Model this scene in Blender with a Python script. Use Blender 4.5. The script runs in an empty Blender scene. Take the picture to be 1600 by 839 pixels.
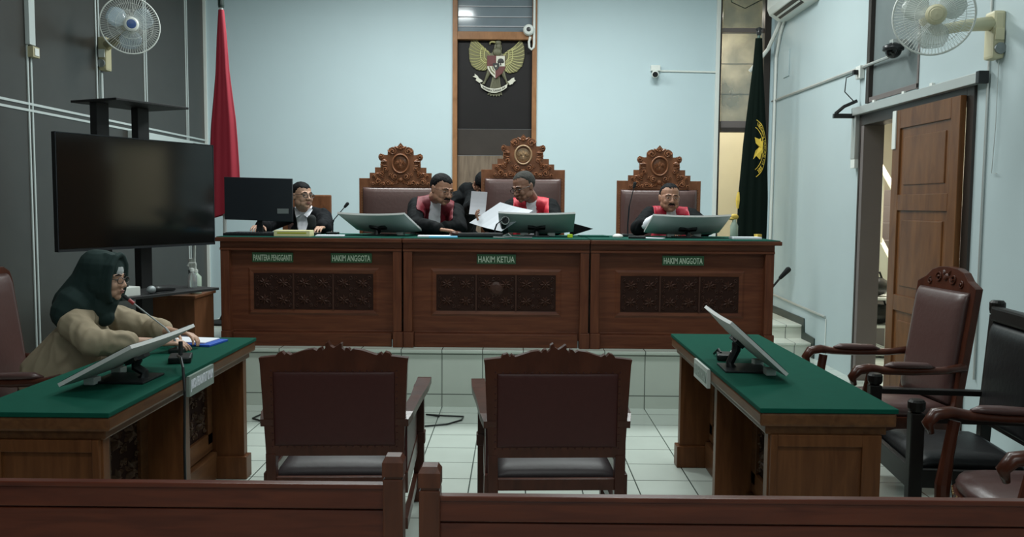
import bpy, bmesh, math, random
from mathutils import Vector, Matrix, Euler, noise
random.seed(7)
PI = math.pi
S = bpy.context.scene
COL = S.collection

# ------------------------------------------------------------------ camera
cam_d = bpy.data.cameras.new('camera'); cam = bpy.data.objects.new('camera', cam_d); COL.objects.link(cam)
cam_d.sensor_width = 36.0; cam_d.lens = 36.0*1350/1600; cam_d.clip_start = 0.05
cam.matrix_world = (Matrix.Translation((0, 0, 1.5)) @ Matrix.Rotation(math.radians(0.255), 4, 'Z')
                    @ Matrix.Rotation(math.radians(90-4.215), 4, 'X') @ Matrix.Rotation(math.radians(0.45), 4, 'Z'))
S.camera = cam
# ------------------------------------------------------------------ world, lights, exposure
w = bpy.data.worlds.new('world'); S.world = w; w.use_nodes = True
w.node_tree.nodes['Background'].inputs[0].default_value = (0.80, 0.95, 1.0, 1)
w.node_tree.nodes['Background'].inputs[1].default_value = 0.35
S.view_settings.view_transform = 'Standard'; S.view_settings.look = 'None'
S.view_settings.gamma = 1.0; S.view_settings.use_curve_mapping = False
S.view_settings.exposure = 0.0
def area(name, loc, sx, sy, power, col=(0.93, 1.0, 0.985), rot=(0, 0, 0)):
    d = bpy.data.lights.new(name, 'AREA'); d.shape = 'RECTANGLE'; d.size = sx; d.size_y = sy
    d.energy = power; d.color = col
    o = bpy.data.objects.new(name, d); COL.objects.link(o); o.location = loc; o.rotation_euler = rot
    return o
area('ceiling_and_fill_light', (-1.3, 7.9, 4.22), 1.3, 0.5, 106)
area('ceiling_and_fill_light', (1.1, 7.9, 4.22), 1.3, 0.5, 92)
area('ceiling_and_fill_light', (-1.3, 4.9, 4.22), 1.3, 0.5, 42)
area('ceiling_and_fill_light', (1.1, 4.9, 4.22), 1.3, 0.5, 42)
area('ceiling_and_fill_light', (0.0, 0.6, 4.22), 1.3, 0.5, 48)
area('ceiling_and_fill_light', (0.0, -2.0, 4.0), 1.3, 0.5, 42)  # fill light added behind the camera to brighten surfaces facing it
area('corridor_lamp_light', (2.3, 11.1, 3.9), 0.8, 0.4, 42, (1.0, 0.93, 0.80))
area('stair_room_lamp_light', (4.0, 9.0, 3.1), 0.8, 1.6, 110, (1.0, 0.94, 0.82))

# ------------------------------------------------------------------ materials
def nt(name):
    m = bpy.data.materials.new(name); m.use_nodes = True
    return m, m.node_tree, m.node_tree.nodes['Principled BSDF']
def plain(name, col, rough=0.5, metal=0.0, var=0.0, scale=12.0, bump=0.0, spec=0.5, coat=0.0, trans=0.0, emit=0.0):
    m, t, b = nt(name)
    b.inputs['Base Color'].default_value = (*col, 1); b.inputs['Roughness'].default_value = rough
    b.inputs['Metallic'].default_value = metal; b.inputs['Specular IOR Level'].default_value = spec
    b.inputs['Coat Weight'].default_value = coat
    b.inputs['Transmission Weight'].default_value = trans
    n = t.nodes.new('ShaderNodeTexNoise'); n.inputs['Scale'].default_value = scale; n.inputs['Detail'].default_value = 4
    tc = t.nodes.new('ShaderNodeTexCoord'); t.links.new(tc.outputs['Object'], n.inputs['Vector'])
    if var > 0:
        r = t.nodes.new('ShaderNodeMix'); r.data_type = 'RGBA'
        r.inputs['A'].default_value = (*[c*(1-var) for c in col], 1); r.inputs['B'].default_value = (*[min(1, c*(1+var)) for c in col], 1)
        t.links.new(n.outputs['Fac'], r.inputs['Factor']); t.links.new(r.outputs['Result'], b.inputs['Base Color'])
    if bump > 0:
        bp = t.nodes.new('ShaderNodeBump'); bp.inputs['Strength'].default_value = bump; bp.inputs['Distance'].default_value = 0.01
        t.links.new(n.outputs['Fac'], bp.inputs['Height']); t.links.new(bp.outputs['Normal'], b.inputs['Normal'])
    if emit > 0:
        b.inputs['Emission Color'].default_value = (*col, 1); b.inputs['Emission Strength'].default_value = emit
    return m
def wood(name, c1, c2, rough=0.35, scale=(1.5, 1.5, 14), coat=0.25):
    """grain runs along the axis with the small scale"""
    m, t, b = nt(name)
    tc = t.nodes.new('ShaderNodeTexCoord'); mp = t.nodes.new('ShaderNodeMapping'); mp.inputs['Scale'].default_value = scale
    n = t.nodes.new('ShaderNodeTexNoise'); n.inputs['Scale'].default_value = 3.0; n.inputs['Detail'].default_value = 6; n.inputs['Distortion'].default_value = 0.6
    cr = t.nodes.new('ShaderNodeValToRGB')
    cr.color_ramp.elements[0].position = 0.3; cr.color_ramp.elements[0].color = (*c1, 1)
    cr.color_ramp.elements[1].position = 0.72; cr.color_ramp.elements[1].color = (*c2, 1)
    t.links.new(tc.outputs['Object'], mp.inputs['Vector']); t.links.new(mp.outputs['Vector'], n.inputs['Vector'])
    t.links.new(n.outputs['Fac'], cr.inputs['Fac']); t.links.new(cr.outputs['Color'], b.inputs['Base Color'])
    b.inputs['Roughness'].default_value = rough; b.inputs['Coat Weight'].default_value = coat*0.2; b.inputs['Coat Roughness'].default_value = 0.25; b.inputs['Specular IOR Level'].default_value = 0.22
    bp = t.nodes.new('ShaderNodeBump'); bp.inputs['Strength'].default_value = 0.12; bp.inputs['Distance'].default_value = 0.004
    t.links.new(n.outputs['Fac'], bp.inputs['Height']); t.links.new(bp.outputs['Normal'], b.inputs['Normal'])
    return m
def tiles(name, axes, size, off, tile, grout, rough=0.16, gw=0.012):
    """square tiles in world space; axes = which coordinates (0,1,2) run across the surface"""
    m, t, b = nt(name)
    g = t.nodes.new('ShaderNodeNewGeometry'); sp = t.nodes.new('ShaderNodeSeparateXYZ'); t.links.new(g.outputs['Position'], sp.inputs[0])
    masks = []; cells = []
    for ax, sz, of in zip(axes, size, off):
        a = t.nodes.new('ShaderNodeMath'); a.operation = 'SUBTRACT'; t.links.new(sp.outputs[ax], a.inputs[0]); a.inputs[1].default_value = of
        d = t.nodes.new('ShaderNodeMath'); d.operation = 'DIVIDE'; t.links.new(a.outputs[0], d.inputs[0]); d.inputs[1].default_value = sz
        f = t.nodes.new('ShaderNodeMath'); f.operation = 'FLOOR'; t.links.new(d.outputs[0], f.inputs[0]); cells.append(f)
        fr = t.nodes.new('ShaderNodeMath'); fr.operation = 'FRACT'; t.links.new(d.outputs[0], fr.inputs[0])
        h = t.nodes.new('ShaderNodeMath'); h.operation = 'SUBTRACT'; t.links.new(fr.outputs[0], h.inputs[0]); h.inputs[1].default_value = 0.5
        ab = t.nodes.new('ShaderNodeMath'); ab.operation = 'ABSOLUTE'; t.links.new(h.outputs[0], ab.inputs[0])
        gt = t.nodes.new('ShaderNodeMath'); gt.operation = 'GREATER_THAN'; t.links.new(ab.outputs[0], gt.inputs[0]); gt.inputs[1].default_value = 0.5-gw*0.3/sz
        masks.append(gt)
    mx = t.nodes.new('ShaderNodeMath'); mx.operation = 'MAXIMUM'; t.links.new(masks[0].outputs[0], mx.inputs[0]); t.links.new(masks[1].outputs[0], mx.inputs[1])
    cb = t.nodes.new('ShaderNodeCombineXYZ'); t.links.new(cells[0].outputs[0], cb.inputs[0]); t.links.new(cells[1].outputs[0], cb.inputs[1])
    wn = t.nodes.new('ShaderNodeTexWhiteNoise'); t.links.new(cb.outputs[0], wn.inputs['Vector'])
    nz = t.nodes.new('ShaderNodeTexNoise'); nz.inputs['Scale'].default_value = 5; nz.inputs['Detail'].default_value = 5; t.links.new(g.outputs['Position'], nz.inputs['Vector'])
    ad = t.nodes.new('ShaderNodeMath'); ad.operation = 'MULTIPLY_ADD'; t.links.new(wn.outputs['Value'], ad.inputs[0]); ad.inputs[1].default_value = 0.35; t.links.new(nz.outputs['Fac'], ad.inputs[2])
    mr = t.nodes.new('ShaderNodeMix'); mr.data_type = 'RGBA'; t.links.new(ad.outputs[0], mr.inputs['Factor'])
    mr.inputs['A'].default_value = (*[c*0.9 for c in tile], 1); mr.inputs['B'].default_value = (*[min(1, c*1.06) for c in tile], 1)
    m2 = t.nodes.new('ShaderNodeMix'); m2.data_type = 'RGBA'; t.links.new(mx.outputs[0], m2.inputs['Factor'])
    t.links.new(mr.outputs['Result'], m2.inputs['A']); m2.inputs['B'].default_value = (*grout, 1)
    t.links.new(m2.outputs['Result'], b.inputs['Base Color'])
    b.inputs['Roughness'].default_value = rough
    return m
M = {}
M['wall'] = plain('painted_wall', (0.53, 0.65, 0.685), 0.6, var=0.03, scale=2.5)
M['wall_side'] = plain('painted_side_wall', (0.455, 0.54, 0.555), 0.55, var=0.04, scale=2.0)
M['ceiling'] = plain('ceiling_paint', (0.62, 0.68, 0.66), 0.8)
M['cream'] = plain('cream_paint', (0.72, 0.67, 0.53), 0.6, var=0.06, scale=3)
M['floor'] = tiles('floor_tiles', (0, 1), (0.3, 0.3), (-0.54, 5.84), (0.56, 0.62, 0.565), (0.08, 0.10, 0.09), 0.14)
M['riser'] = tiles('platform_tiles', (0, 2), (0.3, 0.3), (-0.54, 0.095), (0.55, 0.60, 0.535), (0.12, 0.14, 0.12), 0.2)
M['ptop'] = tiles('platform_top_tiles', (0, 1), (0.3, 0.3), (-0.54, 6.32), (0.55, 0.60, 0.535), (0.12, 0.14, 0.12), 0.2)
M['step'] = tiles('stair_tiles', (0, 2), (0.3, 0.5), (2.50, -0.2), (0.66, 0.68, 0.60), (0.10, 0.11, 0.10), 0.3)
M['laminate'] = plain('dark_wall_laminate', (0.030, 0.026, 0.022), 0.33, var=0.25, scale=6, spec=0.6)
M['batten'] = plain('pale_batten', (0.50, 0.55, 0.54), 0.45)
M['wood_h'] = wood('dark_red_wood_long', (0.085, 0.026, 0.014), (0.145, 0.048, 0.023), 0.36, (1.2, 6, 12))
M['wood_v'] = wood('dark_red_wood_upright', (0.085, 0.026, 0.014), (0.145, 0.048, 0.023), 0.36, (12, 6, 1.2))
M['wood_t'] = wood('brown_table_wood', (0.092, 0.032, 0.011), (0.160, 0.060, 0.021), 0.38, (10, 10, 1.2))
M['wood_tl'] = wood('brown_table_wood_long', (0.085, 0.034, 0.014), (0.155, 0.066, 0.027), 0.36, (10, 1.2, 10))
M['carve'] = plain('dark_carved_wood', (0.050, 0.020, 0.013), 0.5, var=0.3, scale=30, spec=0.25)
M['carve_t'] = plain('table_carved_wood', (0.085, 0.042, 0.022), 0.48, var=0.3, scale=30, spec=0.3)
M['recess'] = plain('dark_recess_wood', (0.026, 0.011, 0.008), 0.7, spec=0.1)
M['chair_wood'] = wood('chair_frame_wood', (0.048, 0.014, 0.008), (0.082, 0.024, 0.013), 0.28, (6, 6, 2), 0.5)
M['crest'] = wood('carved_crest_wood', (0.15, 0.060, 0.028), (0.24, 0.100, 0.048), 0.32, (8, 8, 3), 0.4)
M['bench'] = wood('bench_wood', (0.070, 0.015, 0.008), (0.120, 0.028, 0.013), 0.28, (1.5, 10, 14), 0.5)
M['bench_v'] = wood('bench_post_wood', (0.070, 0.020, 0.010), (0.125, 0.036, 0.016), 0.28, (12, 10, 1.5), 0.5)
M['door'] = wood('door_wood', (0.100, 0.038, 0.014), (0.180, 0.074, 0.026), 0.32, (10, 4, 1), 0.4)
M['frame_wood'] = wood('window_frame_wood', (0.24, 0.110, 0.045), (0.36, 0.17, 0.075), 0.4, (6, 6, 2), 0.2)
M['door_dark'] = plain('dark_door_board', (0.013, 0.011, 0.011), 0.5, var=0.2, scale=5, spec=0.2)
M['door_mid'] = plain('brown_door_board', (0.042, 0.033, 0.028), 0.45, var=0.3, scale=4, spec=0.3)
M['door_old'] = wood('worn_door_wood', (0.13, 0.095, 0.07), (0.24, 0.18, 0.13), 0.45, (9, 4, 1), 0.1)
M['casing'] = plain('dark_door_casing', (0.030, 0.022, 0.018), 0.4)
M['jamb'] = plain('grey_brown_jamb', (0.15, 0.125, 0.118), 0.5, var=0.1, scale=4)
M['leather'] = plain('maroon_leather', (0.058, 0.017, 0.015), 0.42, var=0.12, scale=40, bump=0.15, spec=0.25)
M['leather_j'] = plain('brown_leather', (0.092, 0.052, 0.047), 0.34, var=0.10, scale=40, bump=0.12)
M['leather_b'] = plain('brown_chair_leather', (0.085, 0.042, 0.038), 0.36, var=0.10, scale=40, bump=0.12)
M['leather_k'] = plain('black_leather', (0.010, 0.010, 0.011), 0.4, var=0.1, scale=40, bump=0.12, spec=0.3)
M['seat'] = plain('seat_leather', (0.040, 0.030, 0.032), 0.48, var=0.1, scale=30, bump=0.1, spec=0.4)
M['black_wood'] = plain('black_stained_wood', (0.009, 0.007, 0.006), 0.4, var=0.2, scale=20, coat=0.0, spec=0.3)
M['brass'] = plain('brass_nail', (0.35, 0.22, 0.10), 0.35, metal=0.8)
M['felt'] = plain('green_felt', (0.001, 0.066, 0.042), 0.9, var=0.12, scale=20, spec=0.15)
M['felt_d'] = plain('green_felt_desk', (0.002, 0.060, 0.042), 0.9, var=0.12, scale=20, spec=0.15)
M['black'] = plain('black_plastic', (0.010, 0.011, 0.012), 0.35)
M['black_m'] = plain('matt_black_metal', (0.008, 0.008, 0.009), 0.55)
M['screen'] = plain('glossy_screen', (0.004, 0.005, 0.005), 0.10, spec=0.5)
M['dark_mon'] = plain('dark_monitor_shell', (0.012, 0.015, 0.020), 0.35)
M['grey_plate'] = plain('grey_badge', (0.25, 0.27, 0.27), 0.35, metal=0.5)
M['white'] = plain('white_plastic', (0.72, 0.74, 0.70), 0.4)
M['ivory'] = plain('ivory_plastic', (0.62, 0.57, 0.38), 0.45)
M['beige'] = plain('beige_plastic', (0.40, 0.36, 0.22), 0.5)
M['silver'] = plain('silver_metal', (0.55, 0.56, 0.54), 0.35, metal=0.6)
M['monback'] = plain('white_monitor_shell', (0.60, 0.60, 0.585), 0.6, spec=0.2)
M['paper'] = plain('white_paper', (0.80, 0.82, 0.88), 0.8)
M['blue'] = plain('blue_folder', (0.02, 0.10, 0.50), 0.5)
M['lblue'] = plain('light_blue_card', (0.15, 0.50, 0.75), 0.6)
M['yellow'] = plain('pale_yellow_card', (0.72, 0.66, 0.36), 0.7)
M['yel_line'] = plain('yellow_print', (0.45, 0.42, 0.04), 0.7)
M['neon'] = plain('neon_yellow_plastic', (0.55, 0.75, 0.02), 0.5)
M['red'] = plain('red_flag_cloth', (0.32, 0.012, 0.030), 0.75, var=0.1, scale=6)
M['gflag'] = plain('dark_green_flag_cloth', (0.002, 0.006, 0.004), 0.85, var=0.15, scale=6, spec=0.1)
M['gold'] = plain('gold_print', (0.62, 0.42, 0.04), 0.6)
M['fringe'] = plain('gold_fringe', (0.65, 0.45, 0.08), 0.7)
M['pole'] = plain('flag_pole_paint', (0.05, 0.10, 0.08), 0.4)
M['pole_w'] = plain('pale_pole', (0.5, 0.52, 0.5), 0.4)
M['feather'] = plain('old_gold', (0.13, 0.12, 0.05), 0.45, metal=0.25, var=0.1)
M['feather_l'] = plain('old_gold_light', (0.48, 0.45, 0.20), 0.45, metal=0.2)
M['feather_d'] = plain('old_gold_dark', (0.13, 0.125, 0.075), 0.5, metal=0.2)
M['em_red'] = plain('emblem_red', (0.12, 0.022, 0.020), 0.5)
M['em_black'] = plain('emblem_black', (0.012, 0.010, 0.010), 0.5)
M['em_white'] = plain('emblem_white', (0.62, 0.60, 0.50), 0.5)
M['skin'] = plain('skin_tan', (0.38, 0.190, 0.120), 0.5, var=0.06, scale=25)
M['skin_d'] = plain('skin_brown', (0.29, 0.145, 0.095), 0.5, var=0.06, scale=25)
M['skin_l'] = plain('skin_light', (0.50, 0.29, 0.20), 0.5, var=0.06, scale=25)
M['lips'] = plain('lips', (0.22, 0.075, 0.06), 0.5)
M['hair'] = plain('black_hair', (0.005, 0.005, 0.006), 0.7, var=0.3, scale=60, bump=0.6, spec=0.15)
M['hair_g'] = plain('greying_hair', (0.050, 0.048, 0.044), 0.8, var=0.6, scale=70, bump=0.6, spec=0.15)
M['robe'] = plain('black_robe_cloth', (0.004, 0.005, 0.006), 0.8, var=0.2, scale=10, bump=0.15, spec=0.15)
M['jacket'] = plain('black_jacket_cloth', (0.005, 0.006, 0.008), 0.8, var=0.2, scale=10, spec=0.15)
M['maroon'] = plain('maroon_bib_cloth', (0.16, 0.006, 0.016), 0.6, var=0.1, scale=15)
M['crimson'] = plain('red_bib_cloth', (0.58, 0.018, 0.040), 0.55, var=0.1, scale=15)
M['crimson_d'] = plain('deep_red_bib_cloth', (0.40, 0.012, 0.035), 0.55, var=0.1, scale=15)
M['jabot'] = plain('white_jabot_cloth', (0.86, 0.86, 0.92), 0.7)
M['beige_cloth'] = plain('beige_blouse_cloth', (0.34, 0.275, 0.19), 0.8, var=0.10, scale=6, bump=0.2, spec=0.2)
M['hijab'] = plain('dark_green_scarf_cloth', (0.018, 0.034, 0.032), 0.8, var=0.15, scale=7, bump=0.15, spec=0.2)
M['cap_white'] = plain('grey_inner_scarf', (0.42, 0.44, 0.44), 0.8)
M['trouser'] = plain('dark_trousers', (0.015, 0.015, 0.018), 0.8)
M['eye'] = plain('eye_white', (0.30, 0.27, 0.25), 0.5)
M['iris'] = plain('dark_iris', (0.01, 0.007, 0.005), 0.2)
M['sign_green'] = plain('green_sign', (0.035, 0.11, 0.045), 0.4)
M['sign_letter'] = plain('sign_letter', (0.72, 0.82, 0.66), 0.5)
M['sign_grey'] = plain('grey_sign', (0.22, 0.27, 0.24), 0.4)
M['sign_pale'] = plain('pale_sign', (0.50, 0.54, 0.50), 0.4)
M['sign_faint'] = plain('faint_sign_letter', (0.34, 0.40, 0.36), 0.5)
M['film'] = plain('frosted_dirty_film', (0.17, 0.20, 0.20), 0.45, var=0.35, scale=2.0, bump=0.3)
M['louvre'] = plain('frosted_louvre_glass', (0.19, 0.23, 0.26), 0.10, var=0.3, scale=3)
M['louvre_edge'] = plain('louvre_edge', (0.42, 0.42, 0.45), 0.3)
M['fanblue'] = plain('blue_fan_plastic', (0.03, 0.08, 0.25), 0.35)
M['bottle'] = plain('clear_bottle_plastic', (0.75, 0.80, 0.80), 0.12, trans=0.75)
M['gel'] = plain('sanitizer_label', (0.38, 0.46, 0.38), 0.4)
M['cabinet'] = wood('cabinet_wood', (0.10, 0.040, 0.018), (0.16, 0.065, 0.030), 0.4, (8, 8, 1.2), 0.2)
M['foam'] = plain('microphone_foam', (0.015, 0.017, 0.018), 0.95)
M['mic_red'] = plain('red_mic_ring', (0.35, 0.03, 0.03), 0.4)
M['mesh_grey'] = plain('grey_mic_mesh', (0.28, 0.31, 0.32), 0.5, metal=0.4)
M['dark_green'] = plain('dark_skirting', (0.010, 0.022, 0.018), 0.4)  # own dark green colour of skirting, cables and small parts
def glassy(name, alpha, col):
    m, t, b = nt(name)
    b.inputs['Base Color'].default_value = (*col, 1); b.inputs['Roughness'].default_value = 0.12
    b.inputs['Alpha'].default_value = alpha
    n = t.nodes.new('ShaderNodeTexNoise'); n.inputs['Scale'].default_value = 1.6; n.inputs['Detail'].default_value = 5
    g = t.nodes.new('ShaderNodeNewGeometry'); t.links.new(g.outputs['Position'], n.inputs['Vector'])
    mr = t.nodes.new('ShaderNodeMapRange'); mr.inputs['To Min'].default_value = alpha*0.4; mr.inputs['To Max'].default_value = min(1, alpha*1.7)
    mr.inputs['From Min'].default_value = 0.3; mr.inputs['From Max'].default_value = 0.7
    t.links.new(n.outputs['Fac'], mr.inputs['Value']); t.links.new(mr.outputs[0], b.inputs['Alpha'])
    return m
M['dirty_glass'] = glassy('dirty_glass', 0.45, (0.16, 0.20, 0.20))
M['fan_air'] = glassy('clear_blue_fan_plastic', 0.40, (0.45, 0.55, 0.62))
M['fan_air2'] = glassy('clear_fan_plastic', 0.5, (0.62, 0.66, 0.62))
M['seal'] = plain('pale_seal_wood', (0.34, 0.22, 0.12), 0.35, var=0.2, scale=30)

# ------------------------------------------------------------------ geometry helpers
class MB:
    def __init__(s): s.bm = bmesh.new(); s.mi = 0; s.T = Matrix.Identity(4)
    def v(s, p): return s.bm.verts.new(s.T @ Vector(p))
    def f(s, vs):
        try: fc = s.bm.faces.new(vs); fc.material_index = s.mi; return fc
        except ValueError: return None
    def box(s, x0, x1, y0, y1, z0, z1, bev=0.0):
        vs = [s.v((x, y, z)) for x in (x0, x1) for y in (y0, y1) for z in (z0, z1)]
        fs = [s.f([vs[i] for i in q]) for q in ((0, 1, 3, 2), (4, 6, 7, 5), (0, 4, 5, 1), (2, 3, 7, 6), (0, 2, 6, 4), (1, 5, 7, 3))]
        if bev > 0:
            es = list({e for f in fs for e in f.edges})
            r = bmesh.ops.bevel(s.bm, geom=es, offset=bev, segments=2, affect='EDGES', profile=0.6)
            for f in r['faces']: f.material_index = s.mi
        return s
    def prism(s, pts, m, d0, d1, bev=0.0):
        """pts: outline in (a,b); m maps (a,b,d) to a point; extruded d0..d1"""
        a = [s.v(m(p[0], p[1], d0)) for p in pts]; b = [s.v(m(p[0], p[1], d1)) for p in pts]
        n = len(pts); fs = []
        fs.append(s.f(a)); fs.append(s.f(b[::-1]))
        for i in range(n): fs.append(s.f([a[i], b[i], b[(i+1) % n], a[(i+1) % n]]))
        fs = [f for f in fs if f]
        bmesh.ops.recalc_face_normals(s.bm, faces=fs)
        if bev > 0:
            es = list({e for f in fs[:2] for e in f.edges})
            r = bmesh.ops.bevel(s.bm, geom=es, offset=bev, segments=2, affect='EDGES', profile=0.6)
            for f in r['faces']: f.material_index = s.mi
        return s
    def tube(s, pts, r, n=8, closed=False, squash=None, cap=True):
        pts = [Vector(p) for p in pts]; N = len(pts)
        if not isinstance(r, (list, tuple)): r = [r]*N
        rings = []; up = None
        for i in range(N):
            if closed: t = pts[(i+1) % N]-pts[i-1]
            else: t = pts[min(i+1, N-1)]-pts[max(i-1, 0)]
            if t.length < 1e-9: t = Vector((0, 0, 1))
            t.normalize()
            if up is None:
                up = Vector((0, 0, 1)) if abs(t.z) < 0.9 else Vector((0, 1, 0))
            a = t.cross(up)
            if a.length < 1e-6: a = t.orthogonal()
            a.normalize(); b = a.cross(t).normalized(); up = b
            q = squash or (1, 1)
            rings.append([s.v(pts[i]+(a*math.cos(2*PI*k/n)*q[0]+b*math.sin(2*PI*k/n)*q[1])*r[i]) for k in range(n)])
        for i in range(N if closed else N-1):
            A = rings[i]; B = rings[(i+1) % N]
            for k in range(n): s.f([A[k], A[(k+1) % n], B[(k+1) % n], B[k]])
        if not closed and cap:
            s.f(rings[0][::-1]); s.f(rings[-1])
        return s
    def caps(s, p0, r0, p1, r1, n=12):
        """tapered capsule"""
        p0 = Vector(p0); p1 = Vector(p1); d = p1-p0; L = d.length
        if L < 1e-6: return s.ell(p0, (r0, r0, r0))
        d.normalize(); pts = []; rs = []
        for k in range(4, 0, -1):
            a = k/4*PI/2*0.98; pts.append(p0-d*r0*math.sin(a)); rs.append(max(r0*math.cos(a), r0*0.02))
        pts.append(p0); rs.append(r0); pts.append(p1); rs.append(r1)
        for k in range(1, 5):
            a = k/4*PI/2*0.98; pts.append(p1+d*r1*math.sin(a)); rs.append(max(r1*math.cos(a), r1*0.02))
        return s.tube(pts, rs, n)
    def ell(s, c, r, R=None, nu=16, nv=10):
        c = Vector(c); R = R or Matrix.Identity(3)
        top = s.v(c+R @ Vector((0, 0, r[2]))); bot = s.v(c-R @ Vector((0, 0, r[2])))
        rings = []
        for j in range(1, nv):
            a = PI*j/nv
            rings.append([s.v(c+R @ Vector((r[0]*math.sin(a)*math.cos(2*PI*k/nu), r[1]*math.sin(a)*math.sin(2*PI*k/nu), r[2]*math.cos(a)))) for k in range(nu)])
        for k in range(nu):
            s.f([top, rings[0][k], rings[0][(k+1) % nu]]); s.f([bot, rings[-1][(k+1) % nu], rings[-1][k]])
            for j in range(nv-2): s.f([rings[j][k], rings[j+1][k], rings[j+1][(k+1) % nu], rings[j][(k+1) % nu]])
        return s
    def lathe(s, prof, c=(0, 0, 0), axis=(0, 0, 1), n=20):
        c = Vector(c); ax = Vector(axis).normalized(); a = ax.orthogonal().normalized(); b = ax.cross(a)
        rings = []
        for r, z in prof:
            r = max(r, 1e-4)
            rings.append([s.v(c+ax*z+(a*math.cos(2*PI*k/n)+b*math.sin(2*PI*k/n))*r) for k in range(n)])
        for i in range(len(rings)-1):
            for k in range(n): s.f([rings[i][k], rings[i][(k+1) % n], rings[i+1][(k+1) % n], rings[i+1][k]])
        s.f(rings[0][::-1]); s.f(rings[-1])
        return s
    def grid(s, fn, nu, nv, cu=False, cv=False):
        g = [[s.v(fn(i/(nu if cu else nu-1), j/(nv if cv else nv-1))) for j in range(nv)] for i in range(nu)]
        for i in range(nu if cu else nu-1):
            for j in range(nv if cv else nv-1):
                s.f([g[i][j], g[(i+1) % nu][j], g[(i+1) % nu][(j+1) % nv], g[i][(j+1) % nv]])
        return g
    def sheet(s, P, th=0.002):
        """closed thin slab over a grid of points P[i][j]"""
        nu = len(P); nv = len(P[0]); P = [[Vector(p) for p in r] for r in P]
        def nrm(i, j):
            a = P[min(i+1, nu-1)][j]-P[max(i-1, 0)][j]; b = P[i][min(j+1, nv-1)]-P[i][max(j-1, 0)]
            n = a.cross(b); return n.normalized() if n.length > 1e-12 else Vector((0, 0, 1))
        A = [[s.v(P[i][j]) for j in range(nv)] for i in range(nu)]
        B = [[s.v(P[i][j]-nrm(i, j)*th) for j in range(nv)] for i in range(nu)]
        for i in range(nu-1):
            for j in range(nv-1):
                s.f([A[i][j], A[i+1][j], A[i+1][j+1], A[i][j+1]]); s.f([B[i][j], B[i][j+1], B[i+1][j+1], B[i+1][j]])
        for i in range(nu-1):
            s.f([A[i+1][0], A[i][0], B[i][0], B[i+1][0]]); s.f([A[i][-1], A[i+1][-1], B[i+1][-1], B[i][-1]])
        for j in range(nv-1):
            s.f([A[0][j], A[0][j+1], B[0][j+1], B[0][j]]); s.f([A[-1][j+1], A[-1][j], B[-1][j], B[-1][j+1]])
        return s
def ident(a, b, d): return (a, b, d)
def xz(y, sgn=-1):
    """surface facing -Y (sgn=-1) at depth y: a->x, b->z, d outward"""
    return lambda a, b, d: (a, y+sgn*d, b)
def yz(x, sgn=1):
    return lambda a, b, d: (x+sgn*d, a, b)

def obj(name, mb, mats, parent=None, off=None, smooth=False, mods=None):
    me = bpy.data.meshes.new(name)
    bm = mb.bm if isinstance(mb, MB) else mb
    if off is not None: bmesh.ops.translate(bm, verts=bm.verts, vec=-Vector(off))
    bm.to_mesh(me); bm.free()
    if not isinstance(mats, (list, tuple)): mats = [mats]
    for m in mats: me.materials.append(M[m] if isinstance(m, str) else m)
    o = bpy.data.objects.new(name, me); COL.objects.link(o)
    if parent is not None: o.parent = parent
    if smooth:
        for p in me.polygons: p.use_smooth = True
    return o
def sm(o, ang=40):
    """smooth shading with sharp edges kept"""
    me = o.data
    bm = bmesh.new(); bm.from_mesh(me)
    for f in bm.faces: f.smooth = True
    for e in bm.edges:
        if len(e.link_faces) == 2 and e.calc_face_angle(0) > math.radians(ang): e.smooth = False
    bm.to_mesh(me); bm.free(); return o
def thing(name, label, cat, loc=(0, 0, 0), rz=0.0, group=None):
    o = bpy.data.objects.new(name, None); COL.objects.link(o); o.empty_display_size = 0.1
    o.location = loc; o.rotation_euler = (0, 0, rz); o['label'] = label; o['category'] = cat
    if group: o['group'] = group
    return o
def tag(o, label, cat, group=None):
    o['label'] = label; o['category'] = cat
    if group: o['group'] = group
    return o
def struct(name, mb, m, parent=None):
    o = obj(name, mb, m, parent)
    if parent is None: o['kind'] = 'structure'
    return o
def remeshed(name, mb, mat, parent, off, vox=0.006, it=4, wr=0.0):
    """one continuous skin over overlapping volumes"""
    me = bpy.data.meshes.new(name); bmesh.ops.translate(mb.bm, verts=mb.bm.verts, vec=-Vector(off)); mb.bm.to_mesh(me); mb.bm.free()
    o = bpy.data.objects.new(name, me); COL.objects.link(o)
    r = o.modifiers.new('r', 'REMESH'); r.mode = 'VOXEL'; r.voxel_size = vox
    if it:
        q = o.modifiers.new('s', 'SMOOTH'); q.factor = 0.5; q.iterations = it
    dg = bpy.context.evaluated_depsgraph_get()
    m2 = bpy.data.meshes.new_from_object(o.evaluated_get(dg))
    o.modifiers.clear(); o.data = m2; bpy.data.meshes.remove(me); m2.name = name
    m2.materials.clear(); m2.materials.append(M[mat] if isinstance(mat, str) else mat)
    if wr:      # soft folds in the cloth
        ns = [v.normal.copy() for v in m2.vertices]
        for v, n in zip(m2.vertices, ns):
            q = v.co; a = noise.noise(Vector((q.x*9, q.y*9, q.z*5)))+0.35
            r = 1-abs(noise.noise(Vector((q.x*13+3, q.y*13, q.z*8+a*2))))*2.2
            v.co = q+n*(wr*r+wr*0.5*a)
    for p in m2.polygons: p.use_smooth = True
    if parent is not None: o.parent = parent
    return o
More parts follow.
